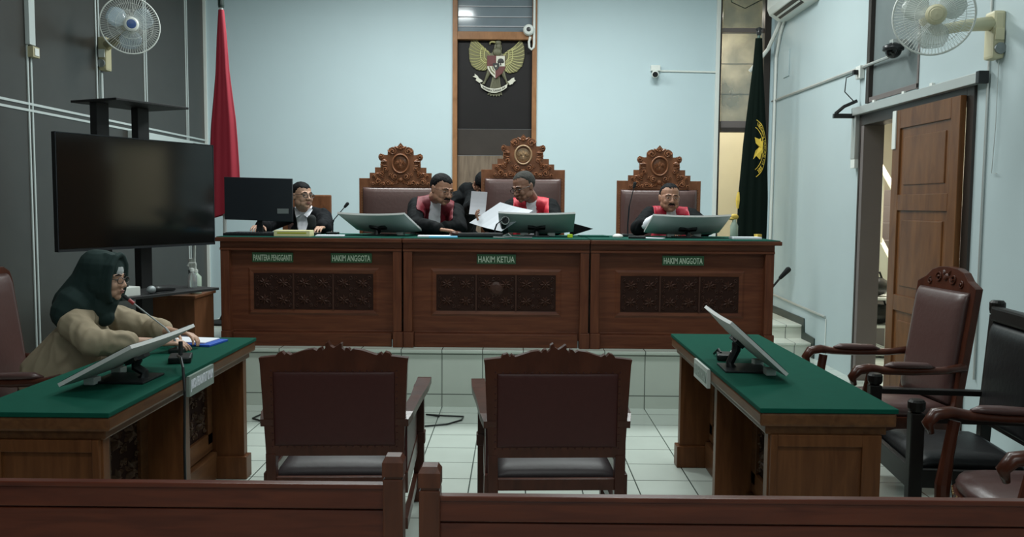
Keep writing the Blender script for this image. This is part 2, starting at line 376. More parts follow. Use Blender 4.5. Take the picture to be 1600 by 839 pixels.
def overlay(name, src, pred, mat, parent, off=0.006, th=0.004):
    """a layer of cloth lying on part of a garment"""
    bm = bmesh.new(); bm.from_mesh(src.data)
    bmesh.ops.delete(bm, geom=[f for f in bm.faces if not pred(f.calc_center_median(), f.normal)], context='FACES')
    for _ in range(6):
        bv = [v for v in bm.verts if v.is_boundary]
        new = {}
        for v in bv:
            nb = [e.other_vert(v) for e in v.link_edges if e.is_boundary]
            if len(nb) == 2: new[v] = v.co*0.5+(nb[0].co+nb[1].co)*0.25
        for v, c in new.items(): v.co = c
    bm.normal_update()
    for v in bm.verts: v.co = v.co+v.normal*off
    if bm.faces: bmesh.ops.solidify(bm, geom=bm.faces[:], thickness=th)
    return obj(name, bm, mat, parent, smooth=True)
def text_into(mb, s, w, h, m, th=0.003, shear=0.0):
    """letters fitted to w x h round the origin of map m, raised th"""
    cu = bpy.data.curves.new('t', 'FONT'); cu.body = s; cu.size = 1.0; cu.resolution_u = 2; cu.offset = 0.012
    o = bpy.data.objects.new('t', cu); COL.objects.link(o)
    dg = bpy.context.evaluated_depsgraph_get(); dg.update()
    me = bpy.data.meshes.new_from_object(o.evaluated_get(dg))
    xs = [v.co.x for v in me.vertices]; ys = [v.co.y for v in me.vertices]
    x0, x1, y0, y1 = min(xs), max(xs), min(ys), max(ys)
    def q(c, d):
        a = ((c.x-x0)/(x1-x0)-0.5)*w; b = ((c.y-y0)/(y1-y0)-0.5)*h
        return m(a+shear*b, b, d)
    top = [mb.v(q(v.co, th)) for v in me.vertices]
    for p in me.polygons: mb.f([top[i] for i in p.vertices])
    bot = [mb.v(q(v.co, 0)) for v in me.vertices]
    cnt = {}
    for p in me.polygons:
        vs = list(p.vertices)
        for i in range(len(vs)):
            e = (vs[i], vs[(i+1) % len(vs)]); cnt[e] = 1
    for (a, b) in cnt:
        if (b, a) not in cnt: mb.f([top[a], bot[a], bot[b], top[b]])
    bpy.data.objects.remove(o); bpy.data.curves.remove(cu); bpy.data.meshes.remove(me)

# relief carving
def leaf(mb, m, a, b, ang, L, W, h, d0=0.0):
    ca, sa = math.cos(ang), math.sin(ang); pts = []
    for t, ww in ((0, 0), (0.2, 0.7), (0.45, 1), (0.75, 0.65), (1, 0)):
        pts.append((t*L, ww*W/2))
    out = pts+[(p[0], -p[1]) for p in pts[-2:0:-1]]
    ring = [mb.v(m(a+x*ca-y*sa, b+x*sa+y*ca, d0)) for x, y in out]
    r1 = mb.v(m(a+0.25*L*ca, b+0.25*L*sa, d0+h)); r2 = mb.v(m(a+0.7*L*ca, b+0.7*L*sa, d0+h*0.8))
    n = len(ring)
    for i in range(n):
        p, q = ring[i], ring[(i+1) % n]
        xm = (out[i][0]+out[(i+1) % n][0])/2
        mb.f([p, q, r1 if xm < 0.45*L else r2])
    mb.f([ring[2], r1, r2]); mb.f([ring[n-2], r2, r1])
def scroll(mb, m, a, b, r, turns=1.5, a0=0.0, hand=1, tr=0.007, d0=0.0, n=6):
    pts = []; rs = []
    N = int(14*turns)
    for i in range(N+1):
        t = i/N; ang = a0+hand*2*PI*turns*t; rr = r*(1-0.85*t)
        pts.append(Vector(m(a+rr*math.cos(ang), b+rr*math.sin(ang), d0+tr*0.5*(1+t)))); rs.append(tr*(0.55+0.6*t))
    mb.tube(pts, rs, n)
def boss(mb, m, a, b, r, h, d0=0.0, n=10):
    c = mb.v(m(a, b, d0+h))
    r1 = [mb.v(m(a+r*0.65*math.cos(2*PI*k/n), b+r*0.65*math.sin(2*PI*k/n), d0+h*0.75)) for k in range(n)]
    r0 = [mb.v(m(a+r*math.cos(2*PI*k/n), b+r*math.sin(2*PI*k/n), d0)) for k in range(n)]
    for k in range(n):
        mb.f([c, r1[k], r1[(k+1) % n]]); mb.f([r1[k], r0[k], r0[(k+1) % n], r1[(k+1) % n]])
def carving(mb, m, a0, a1, b0, b1, cell=0.22, h=0.012, d0=0.0, seed=1):
    rnd = random.Random(seed)
    na = max(1, round((a1-a0)/cell)); nb = max(1, round((b1-b0)/cell))
    ca = (a1-a0)/na; cb = (b1-b0)/nb
    for i in range(na):
        for j in range(nb):
            x = a0+(i+0.5)*ca; y = b0+(j+0.5)*cb; s = min(ca, cb)
            for k in range(8):
                leaf(mb, m, x, y, k*PI/4+0.1*rnd.uniform(-1, 1)+0.39*((i+j) % 2), s*0.34, s*0.13, h*1.2, d0)
            boss(mb, m, x, y, s*0.08, h*1.5, d0)
            for sx in (-1, 1):
                for sy in (-1, 1):
                    px, py = x+sx*ca*0.36, y+sy*cb*0.33
                    scroll(mb, m, px, py, s*0.13, 1.4, math.atan2(-sy, -sx), sx*sy, s*0.028, d0, 5)
                    leaf(mb, m, px-sx*s*0.02, py-sy*s*0.16, math.atan2(-sy, -sx*0.5), s*0.2, s*0.08, h, d0)
                    leaf(mb, m, px+sx*s*0.1, py, math.atan2(sy*1.2, -sx), s*0.16, s*0.06, h, d0)

# ================================================================== THE SETTING
XL, XR, YB, YF, ZC = -3.65, 2.97, 10.2, -3.2, 4.3
def wall_mesh(m, a0, a1, b0, b1, holes, th, bottom=None):
    """wall in map m (a along, b up, d depth) with rectangular holes (a0,a1,b0,b1)"""
    mb = MB(); A = sorted({a0, a1, *[h[0] for h in holes], *[h[1] for h in holes]}); B = sorted({b0, b1, *[h[2] for h in holes], *[h[3] for h in holes]})
    for i in range(len(A)-1):
        for j in range(len(B)-1):
            ca, cb = (A[i]+A[i+1])/2, (B[j]+B[j+1])/2
            if any(h[0] < ca < h[1] and h[2] < cb < h[3] for h in holes): continue
            mb.prism([(A[i], B[j]), (A[i+1], B[j]), (A[i+1], B[j+1]), (A[i], B[j+1])], m, 0, th)
    return mb
struct('floor', MB().box(XL-0.2, 5.6, YF-0.2, 12.4, -0.12, 0.0), 'floor')
struct('ceiling', MB().box(XL-0.2, 5.6, YF-0.2, 12.4, ZC, ZC+0.1), 'ceiling')
W1 = (-0.755, 0.225, 0.43, ZC)
W2 = (2.345, 2.935, 0.286, ZC)
struct('wall_back', wall_mesh(lambda a, b, d: (a, YB+d, b), XL-0.2, XR+0.15, 0, ZC, [W1, W2], 0.16), 'wall')
D1 = (5.75, 7.5, 0.0, 2.26); TR = (6.50, 7.42, 2.42, 4.15)
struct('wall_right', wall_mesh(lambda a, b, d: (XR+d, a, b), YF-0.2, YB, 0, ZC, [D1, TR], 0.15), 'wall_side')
struct('wall_left', MB().box(XL-0.2, XL, YF-0.2, YB, 0, ZC), 'laminate')
struct('wall_front', MB().box(XL-0.2, XR+0.15, YF-0.2, YF, 0, ZC), 'wall')
# battens on the dark left wall
mb = MB()
for y in (1.3, 2.35, 3.4, 4.45, 5.5, 6.53, 7.6, 8.57, 9.64):
    for dy in (-0.024, 0.024): mb.box(XL, XL+0.008, y+dy-0.008, y+dy+0.008, 0.33, ZC)
for dz in (-0.024, 0.024): mb.box(XL, XL+0.009, YF, YB, 2.2+dz-0.009, 2.2+dz+0.009)
struct('trim_1', mb, 'batten')
struct('baseboard_left', MB().box(XL, XL+0.02, YF, YB, 0, 0.32, 0.004), 'casing')
struct('trim_2', MB().box(XL+0.0, XL+0.03, YB-0.03, YB, 0.43, ZC), 'white')
# raised platform and stairs
mb = MB(); mb.box(-2.75, 1.95, 6.32, YB, 0.0, 0.405)
struct('platform', mb, 'riser')
struct('platform_top', MB().box(-2.76, 1.96, 6.30, YB, 0.405, 0.43, 0.005), 'ptop')
mb = MB(); mb.box(1.96, XR, 8.6, 8.9, 0, 0.12); mb.box(1.96, XR, 8.9, YB, 0, 0.263)
struct('stairs', mb, 'step')
mb = MB(); mb.box(1.96, XR, 8.58, 8.9, 0.12, 0.143, 0.004); mb.box(1.96, XR, 8.88, YB, 0.263, 0.286, 0.004)
struct('stairs_treads', mb, 'step')
mb = MB()   # dark stepped skirting on the right wall beside the stairs
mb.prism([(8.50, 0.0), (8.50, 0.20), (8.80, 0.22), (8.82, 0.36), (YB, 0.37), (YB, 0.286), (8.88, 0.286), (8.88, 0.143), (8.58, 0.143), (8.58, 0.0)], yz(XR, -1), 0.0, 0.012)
struct('baseboard_right', mb, 'dark_green')

# ---- centre opening of the back wall: louvred window above, boarded door below
win = struct('window_1', MB().box(-0.70, 0.17, YB+0.075, YB+0.085, 3.50, ZC), 'louvre')
mb = MB()
for z in (3.57, 3.68, 3.80, 3.92, 4.04, 4.16): mb.box(-0.70, 0.17, YB+0.062, YB+0.078, z, z+0.010)
struct('window_pane_edges', mb, 'louvre_edge', win)
dr = struct('door_1', MB().box(-0.70, 0.17, YB+0.06, YB+0.10, 2.39, 3.42), 'door_dark')
struct('upper_board', MB().box(-0.70, 0.17, YB+0.05, YB+0.10, 2.08, 2.385, 0.004), 'door_mid', dr)
struct('lower_board', MB().box(-0.70, 0.17, YB+0.05, YB+0.10, 0.43, 2.075, 0.004), 'door_old', dr)
mb = MB()
mb.box(-0.755, -0.70, YB-0.02, YB+0.12, 0.43, ZC, 0.004); mb.box(0.17, 0.225, YB-0.02, YB+0.12, 0.43, ZC, 0.004)
mb.box(-0.70, 0.17, YB-0.02, YB+0.12, 3.41, 3.50, 0.004)
struct('trim_3', mb, 'frame_wood')
# ---- right opening of the back wall: glass above, open doorway below, a cream corridor behind
mb = MB(); mb.box(2.345, 2.370, YB-0.01, YB+0.12, 0.286, ZC, 0.003); mb.box(2.86, 2.935, YB-0.01, YB+0.12, 0.286, ZC, 0.003)
mb.box(2.385, 2.86, YB-0.005, YB+0.12, 2.37, 2.42, 0.003)
struct('trim_4', mb, 'casing')
mb = MB(); mb.box(2.385, 2.86, YB+0.03, YB+0.07, 3.52, 3.57, 0.003); mb.box(2.385, 2.86, YB+0.03, YB+0.07, 2.42, 2.50, 0.003)
struct('trim_5', mb, 'jamb')
struct('window_2', MB().box(2.385, 2.86, YB+0.045, YB+0.053, 2.50, ZC), 'dirty_glass')
struct('trim_6', MB().box(2.30, 2.345, YB-0.03, YB, 0.43, ZC, 0.004), 'white')
struct('wall_corridor', MB().box(1.6, 3.9, 11.75, 11.85, 0, ZC), 'cream')
mb = MB(); mb.box(3.22, 3.3, YB+0.16, 11.75, 0, ZC); mb.box(1.6, 1.7, YB+0.16, 11.75, 0, ZC)
struct('wall_corridor_side', mb, 'cream')
mb = MB()
for z in (2.6, 3.0, 3.4, 3.8): mb.box(1.7, 3.2, 11.742, 11.75, z, z+0.008)
struct('trim_7', mb, 'jamb')
struct('floor_corridor', MB().box(1.6, 3.3, YB+0.16, 11.75, 0.0, 0.286), 'ptop')
# ---- right wall: doorway with a sliding leaf, film-covered transom
mb = MB(); mb.box(XR-0.015, XR+0.16, 7.44, 7.5, 0, 2.26, 0.003)
struct('trim_8', mb, 'jamb')
mb = MB(); mb.box(XR-0.02, XR+0.15, 7.5, 7.53, 0, 2.30, 0.003); mb.box(XR-0.02, XR+0.15, 5.66, 5.75, 0, 2.30, 0.003); mb.box(XR-0.02, XR+0.15, 5.75, 7.5, 2.20, 2.30, 0.003)
struct('trim_9', mb, 'casing')
struct('window_3', MB().box(XR+0.02, XR+0.03, 6.50, 7.42, 2.42, 4.15), 'film')
mb = MB(); mb.box(XR-0.015, XR+0.06, 7.38, 7.44, 2.38, 4.2, 0.003)
struct('trim_10', mb, 'casing')
mb = MB(); mb.box(XR-0.008, XR+0.04, 6.49, 6.515, 2.38, 4.2, 0.003); mb.box(XR-0.008, XR+0.04, 6.49, 7.38, 2.385, 2.425, 0.003)
struct('trim_11', mb, 'jamb')
# room behind the doorway with a staircase
mb = MB(); mb.box(5.4, 5.5, 3.5, 12.3, 0, 3.2); mb.box(XR+0.15, 5.5, 12.2, 12.3, 0, 3.2); mb.box(XR+0.15, 5.5, 3.4, 3.5, 0, 3.2)
struct('wall_stair_room', mb, 'cream')
struct('ceiling_stair_room', MB().box(XR+0.15, 5.5, 3.4, 12.3, 3.2, 3.25), 'ceiling')

# sliding door leaf
t = thing('sliding_door', 'brown panelled wooden sliding door leaf hanging in front of the doorway', 'door', (XR-0.045, 6.245, 0.0))
t['kind'] = 'structure'
def leafbox(mb, a0, a1, b0, b1, d0, d1, bev=0.004): mb.box(d0, d1, a0, a1, b0, b1, bev)
mb = MB()
for a0, a1 in ((-0.505, -0.385), (0.385, 0.505)): mb.box(-0.02, 0.02, a0, a1, 0.03, 2.24, 0.004)
for b0, b1 in ((0.03, 0.26), (0.72, 0.84), (1.48, 1.60), (2.10, 2.24)): mb.box(-0.02, 0.02, -0.385, 0.385, b0, b1, 0.004)
obj('door_frame', mb, 'door', t)
mb = MB()
for b0, b1 in ((0.26, 0.72), (0.84, 1.48), (1.60, 2.10)):
    mb.box(-0.006, 0.006, -0.385, 0.385, b0, b1); mb.box(-0.014, 0.014, -0.315, 0.315, b0+0.07, b1-0.07, 0.008)
obj('door_panel', mb, 'door', t)
obj('door_edge_plate', MB().box(-0.03, -0.02, 0.44, 0.50, 1.95, 2.24, 0.002), 'white', t)
# door rail
t = thing('door_rail', 'long pale metal sliding door rail above the doorway on the right wall', 'rail', (XR, 6.56, 2.32))
obj('rail_box', MB().box(-0.075, -0.02, -1.02, 1.02, -0.030, 0.036, 0.004), 'silver', t)
obj('end_cap', MB().box(-0.08, -0.015, -1.06, -1.02, -0.036, 0.042, 0.004), 'black', t)
mb = MB()
for y in (-0.3, 0.15, 0.7): mb.box(-0.02, 0.0, y-0.02, y+0.02, -0.02, 0.07)
obj('bracket', mb, 'white', t)

# ================================================================== JUDGES' BENCH: three cabinets side by side
FY = 6.40; DZ = 0.43
def desk_unit(name, label, x0, x1, c0, c1, plates, seed):
    cx = (x0+x1)/2
    t = thing(name, label, 'bench', (cx, FY, DZ), group='cabinets of the judges bench')
    L, Rr = x0-cx, x1-cx; H = 0.82
    mb = MB(); mb.box(L+0.01, Rr-0.01, 0.055, 0.075, 0.05, H-0.05); mb.box(L+0.005, L+0.025, 0.06, 0.84, 0.0, H-0.035); mb.box(Rr-0.025, Rr-0.005, 0.06, 0.84, 0, H-0.035)
    obj('cabinet_body', mb, 'wood_h', t)
    for a in (L+0.002, Rr-0.067):
        p = obj('pilaster', MB().box(a, a+0.065, 0.0, 0.056, 0.115, H-0.10, 0.004), 'wood_v', t)
        obj('plinth_block', MB().box(a-0.000, a+0.076, -0.012, 0.056, 0.0, 0.115, 0.005), 'wood_v', p)
    mb = MB(); mb.box(L+0.08, Rr-0.08, 0.02, 0.056, 0.0, 0.10, 0.004); mb.prism([(0.036, 0.10), (0.036, 0.115), (0.040, 0.118), (0.056, 0.118), (0.056, 0.10)], lambda a, b, d: (d, a+0.015, b), L+0.08, Rr-0.08)
    obj('plinth_rail', mb, 'wood_h', t)
    mb = MB()
    mb.prism([(0.056, H-0.10), (-0.004, H-0.10), (-0.004, H-0.085), (0.006, H-0.08), (0.006, H-0.035), (0.056, H-0.035)], lambda a, b, d: (d, a, b), L, Rr)
    obj('frieze', mb, 'wood_h', t)
    obj('desk_top', MB().box(L-0.002 if x0 > -2 else L-0.03, Rr+0.002 if x1 < 1.5 else Rr+0.045, -0.03, 0.86, H-0.036, H-0.006, 0.007), 'wood_h', t)
    obj('green_cover', MB().box(L-0.001 if x0 > -2 else L-0.02, Rr+0.001 if x1 < 1.5 else Rr+0.035, -0.015, 0.855, H-0.007, H, 0.002), 'felt_d', t)
    # sunk frame around the carving
    a0, a1, b0, b1 = c0-cx, c1-cx, 0.275, 0.545
    mb = MB(); g = 0.045
    o_ = [(a0-g, b0-g), (a1+g, b0-g), (a1+g, b1+g), (a0-g, b1+g)]; i_ = [(a0, b0), (a1, b0), (a1, b1), (a0, b1)]
    mm = xz(0.055)
    A = [mb.v(mm(*p, 0.0)) for p in o_]; B = [mb.v(mm(*p, 0.007)) for p in [(a0-g*0.6, b0-g*0.6), (a1+g*0.6, b0-g*0.6), (a1+g*0.6, b1+g*0.6), (a0-g*0.6, b1+g*0.6)]]; C = [mb.v(mm(*p, 0.001)) for p in i_]
    for k in range(4):
        mb.f([A[k], A[(k+1) % 4], B[(k+1) % 4], B[k]]); mb.f([B[k], B[(k+1) % 4], C[(k+1) % 4], C[k]])
    obj('panel_moulding', mb, 'wood_h', t)
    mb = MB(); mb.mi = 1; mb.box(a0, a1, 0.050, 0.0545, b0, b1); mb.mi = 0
    m3 = xz(0.050)
    third = (a1-a0)/3
    for k in range(3):
        carving(mb, m3, a0+k*third+0.008, a0+(k+1)*third-0.008, b0+0.008, b1-0.008, 0.14, 0.008, 0, seed+k)
    for k in (1, 2): mb.box(a0+k*third-0.006, a0+k*third+0.006, 0.042, 0.052, b0, b1)
    if not plates[0][0].endswith('ANGGOTA') and len(plates) == 1:
        boss(mb, m3, (a0+a1)/2, (b0+b1)/2+0.03, 0.055, 0.016, 0, 14)
    obj('carved_panel', mb, ['carve', 'recess'], t)
    for s, pa, pb in plates:
        pc, pw = (pa+pb)/2-cx, pb-pa
        p = obj('name_sign', MB().box(pc-pw/2, pc+pw/2, 0.046, 0.0552, 0.628, 0.700, 0.001), 'sign_green', t)
        mb = MB(); text_into(mb, s, pw*0.93, 0.046, lambda a, b, d: (pc+a, 0.046-d, 0.662+b), 0.003)
        obj('lettering', mb, 'sign_letter', p)
    return t
desk_unit('bench_cabinet', 'left cabinet of the judges bench with signs PANITERA PENGGANTI and HAKIM ANGGOTA', -2.20, -0.848, -1.965, -1.07, [('PANITERA PENGGANTI', -1.975, -1.668), ('HAKIM ANGGOTA', -1.385, -1.078)], 3)
desk_unit('bench_cabinet', 'middle cabinet of the judges bench with the sign HAKIM KETUA', -0.838, 0.545, -0.594, 0.300, [('HAKIM KETUA', -0.292, 0.0)], 13)
desk_unit('bench_cabinet', 'right cabinet of the judges bench with a single sign HAKIM ANGGOTA', 0.555, 1.918, 0.786, 1.670, [('HAKIM ANGGOTA', 1.094, 1.405)], 23)

# ================================================================== SIDE TABLES (green tops, carved fronts)
def side_table(label, x_in, x_out, y0, y1, sign, sy, sgn_mats):
    """x_in = side that faces the middle of the room"""
    s = 1 if x_in > x_out else -1          # outward direction of the carved side
    cx, cy = (x_in+x_out)/2, (y0+y1)/2; W = abs(x_in-x_out)
    t = thing('side_table', label, 'table', (cx, cy, 0), group='green topped side tables')
    X = lambda d: s*(W/2-d)                # d = distance in from the carved side's edge
    def bx(mb, d0, d1, a0, a1, b0, b1, bev=0.003):
        xa, xb = sorted((X(d0), X(d1))); mb.box(xa, xb, a0, a1, b0, b1, bev)
    h = (y1-y0)/2
    mb = MB(); bx(mb, 0.0, W, -h, h, 0.742, 0.760, 0.004); obj('green_cover', mb, 'felt', t)
    mb = MB(); bx(mb, 0.004, W-0.004, -h+0.004, h-0.004, 0.690, 0.742, 0.010); bx(mb, 0.03, W-0.03, -h+0.03, h-0.03, 0.655, 0.692, 0.006)
    obj('top_moulding', mb, 'wood_tl', t)
    # fins standing at both ends and the middle, each on a plinth block
    fins = [(-h+0.045, -h+0.095), (-0.055, -0.005), (h-0.10, h-0.045)]
    for a0, a1 in fins:
        mb = MB(); bx(mb, 0.045, W-0.05 if a0 != -0.055 else 0.25, a0, a1, 0.0 if a0 == -0.055 else 0.1, 0.66)
        p = obj('upright', mb, 'wood_t', t)
        mb = MB()
        if a0 != -0.055: bx(mb, 0.028, W-0.03, a0-0.018, a1+0.018, 0.0, 0.125, 0.006)
        else: bx(mb, 0.030, 0.10, a0-0.012, a1+0.012, 0.0, 0.10, 0.006)
        obj('plinth_block', mb, 'wood_t', p)
    # recessed fronts between the fins
    for k in range(2):
        a0, a1 = fins[k][1], fins[k+1][0]
        mb = MB(); bx(mb, 0.235, 0.255, a0, a1, 0.0, 0.66, 0.0)
        for q in ((a0, a0+0.07, 0.2, 0.66), (a1-0.07, a1, 0.2, 0.66), (a0, a1, 0.60, 0.66), (a0, a1, 0.16, 0.26)): bx(mb, 0.215, 0.236, *q)
        bx(mb, 0.19, 0.236, a0, a1, 0.0, 0.15, 0.01)
        p = obj('front_panel', mb, 'wood_tl', t)
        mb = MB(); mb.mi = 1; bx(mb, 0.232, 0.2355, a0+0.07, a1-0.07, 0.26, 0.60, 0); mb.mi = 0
        mm = lambda a, b, d: (X(0.232-d), a, b)
        mid = (a0+a1)/2
        carving(mb, mm, a0+0.075, mid-0.008, 0.265, 0.595, 0.17, 0.016, 0, 5+k); carving(mb, mm, mid+0.008, a1-0.075, 0.265, 0.595, 0.17, 0.016, 0, 9+k)
        bx(mb, 0.215, 0.235, mid-0.006, mid+0.006, 0.26, 0.60, 0)
        obj('carved_panel', mb, ['carve_t', 'recess'], p)
    # plain framed end panel towards the benches
    mb = MB()
    bx(mb, 0.05, W-0.05, -h+0.035, -h+0.05, 0.05, 0.655)
    bx(mb, 0.05, 0.075, -h+0.022, -h+0.036, 0.05, 0.655); bx(mb, W-0.12, W-0.05, -h+0.022, -h+0.036, 0.05, 0.655)
    bx(mb, 0.075, W-0.12, -h+0.022, -h+0.036, 0.61, 0.655); bx(mb, 0.075, W-0.12, -h+0.022, -h+0.036, 0.05, 0.16)
    obj('end_panel', mb, 'wood_t', t)
    yc = sy-cy
    p = MB(); bx(p, -0.012, 0.004, yc-0.15, yc+0.15, 0.655, 0.745, 0.001)
    p = obj('name_sign', p, sgn_mats[0], t)
    mb = MB(); text_into(mb, sign, 0.27, 0.055, lambda a, b, d: (X(-0.012-d), yc+s*a, 0.70+b), 0.002)
    obj('lettering', mb, sgn_mats[1], p)
    return t
side_table('green topped carved wooden table at left where the woman in beige sits', -1.425, -1.945, 2.98, 4.71, 'JAKSA PENUNTUT UMUM', 3.85, ('sign_grey', 'paper'))
side_table('green topped carved wooden table at right beside the empty armchairs', 0.905, 1.415, 3.14, 4.99, 'PENASEHAT HUKUM', 4.12, ('sign_pale', 'sign_faint'))

# ================================================================== CHAIRS
def nails(mb, pts, m, r=0.005):
    for a, b in pts: boss(mb, m, a, b, r, r*0.7, 0, 6)
def linep(p, q, n): return [(p[0]+(q[0]-p[0])*i/n, p[1]+(q[1]-p[1])*i/n) for i in range(n)]
def pad(mb, m, a0, a1, b0, b1, th, d0=0.0, rr=0.03, N=12):
    """cushion bulging along d, closed"""
    def P(u, v):
        a = a0+(a1-a0)*u; b = b0+(b1-b0)*v
        e = min(1, min(u, 1-u)*(a1-a0)/rr)*1.0; g = min(1, min(v, 1-v)*(b1-b0)/rr)
        k = math.sqrt(max(0, 1-(1-e)**2))*math.sqrt(max(0, 1-(1-g)**2))
        return m(a, b, d0+th*(0.75*k+0.25*math.sin(PI*u)*math.sin(PI*v)))
    us = sorted({0, 1, *[rr/(a1-a0)*q for q in (0.15, 0.4, 1)], *[1-rr/(a1-a0)*q for q in (0.15, 0.4, 1)], *[i/N for i in range(2, N-1)]})
    vs = sorted({0, 1, *[rr/(b1-b0)*q for q in (0.15, 0.4, 1)], *[1-rr/(b1-b0)*q for q in (0.15, 0.4, 1)], *[i/N for i in range(2, N-1)]})
    g = [[mb.v(P(u, v)) for v in vs] for u in us]
    fs = []
    for i in range(len(us)-1):
        for j in range(len(vs)-1): fs.append(mb.f([g[i][j], g[i+1][j], g[i+1][j+1], g[i][j+1]]))
    ring = [g[i][0] for i in range(len(us))]+[g[-1][j] for j in range(1, len(vs))]+[g[i][-1] for i in range(len(us)-2, -1, -1)]+[g[0][j] for j in range(len(vs)-2, 0, -1)]
    fs.append(mb.f(ring))
    bmesh.ops.recalc_face_normals(mb.bm, faces=[f for f in fs if f])
def witness_chair(label, x, y, rz=0.0):
    t = thing('witness_chair', label, 'chair', (x, y, 0), rz, 'low carved armchairs facing the judges')
    by = -0.33
    half = [(0.290, 0.43), (0.308, 0.83), (0.312, 0.853), (0.24, 0.862), (0.232, 0.874), (0.215, 0.880), (0.203, 0.866), (0.196, 0.876), (0.18, 0.866), (0.17, 0.869), (0.12, 0.886), (0.085, 0.892),
            (0.07, 0.884), (0.062, 0.895), (0.05, 0.898), (0.046, 0.884), (0.034, 0.896), (0.034, 0.915), (0.022, 0.922), (0.014, 0.905), (0.0, 0.896)]
    out = half+[(-a, b) for a, b in half[-2::-1]]
    out[len(half)-3] = (0.030, 0.917)
    rake = lambda a, b, d: (a, by-d-0.05*(b-0.43), b)
    mb = MB(); mb.prism(out, rake, -0.022, 0.018)
    obj('back_frame', mb, 'chair_wood', t)
    mb = MB(); pad(mb, rake, -0.255, 0.255, 0.475, 0.795, 0.010, 0.018, 0.02)
    pad(mb, lambda a, b, d: rake(a, b, -d), -0.255, 0.255, 0.475, 0.795, 0.03, 0.022, 0.04)
    obj('back_leather', mb, 'leather', t, smooth=True)
    mb = MB(); nails(mb, linep((-0.262, 0.47), (-0.262, 0.80), 11)+linep((-0.262, 0.80), (0.262, 0.80), 17)+linep((0.262, 0.80), (0.262, 0.47), 11)+linep((0.262, 0.47), (-0.262, 0.47), 17), lambda a, b, d: rake(a, b, 0.018+d), 0.0042)
    obj('nail_trim', mb, 'leather', t)
    for s in (-1, 1):
        mb = MB(); mb.prism([(s*0.245, 0.0), (s*0.29, 0.0), (s*0.292, 0.44), (s*0.25, 0.44)], lambda a, b, d: (a, by+d, b), -0.022, 0.025, 0.003)
        obj('leg', mb, 'chair_wood', t)
        mb = MB(); mb.box(s*0.31-0.026, s*0.31+0.026, 0.30, 0.352, 0.0, 0.595, 0.004); mb.box(s*0.31-0.032, s*0.31+0.032, 0.294, 0.358, 0.30, 0.36, 0.006)
        obj('leg', mb, 'chair_wood', t)
        ap = [(by-0.03, 0.285, 0.590), (by+0.05, 0.300, 0.606), (0.0, 0.318, 0.612), (0.20, 0.330, 0.620), (0.34, 0.335, 0.628), (0.385, 0.335, 0.622)]
        mb = MB()
        for k in range(len(ap)-1):
            pass
        P = [[(s*(q[1]+wd*(0.026 if k < 3 else 0.034)-0.0), q[0], q[2]) for wd in (-1, -0.4, 0.4, 1)] for k, q in enumerate(ap)]
        mb.sheet(P if s < 0 else [r[::-1] for r in P], 0.032)
        obj('armrest', mb, 'chair_wood', t)
        mb = MB(); mb.box(s*0.295-0.012, s*0.295+0.012, by, 0.31, 0.26, 0.35, 0.003); mb.box(s*0.295-0.012, s*0.295+0.012, by, 0.31, 0.10, 0.15, 0.003)
        obj('side_rail', mb, 'chair_wood', t)
        obj('side_panel', MB().box(s*0.296-0.006, s*0.296+0.006, by+0.03, 0.30, 0.35, 0.585), 'leather', t)
    obj('seat_rail', MB().box(-0.25, 0.25, by-0.012, by+0.015, 0.285, 0.335, 0.003), 'chair_wood', t)
    obj('seat_rail', MB().box(-0.285, 0.285, 0.32, 0.345, 0.25, 0.335, 0.003), 'chair_wood', t)
    mb = MB(); pad(mb, ident, -0.265, 0.265, by+0.02, 0.335, 0.065, 0.325, 0.06)
    obj('seat', mb, 'seat', t, smooth=True)
    return t
witness_chair('low maroon leather armchair with carved crest, left of the two facing the judges', -0.777, 3.95, math.radians(2.5))
witness_chair('low maroon leather armchair with carved crest, right of the two facing the judges', 0.165, 3.95, math.radians(2.5))

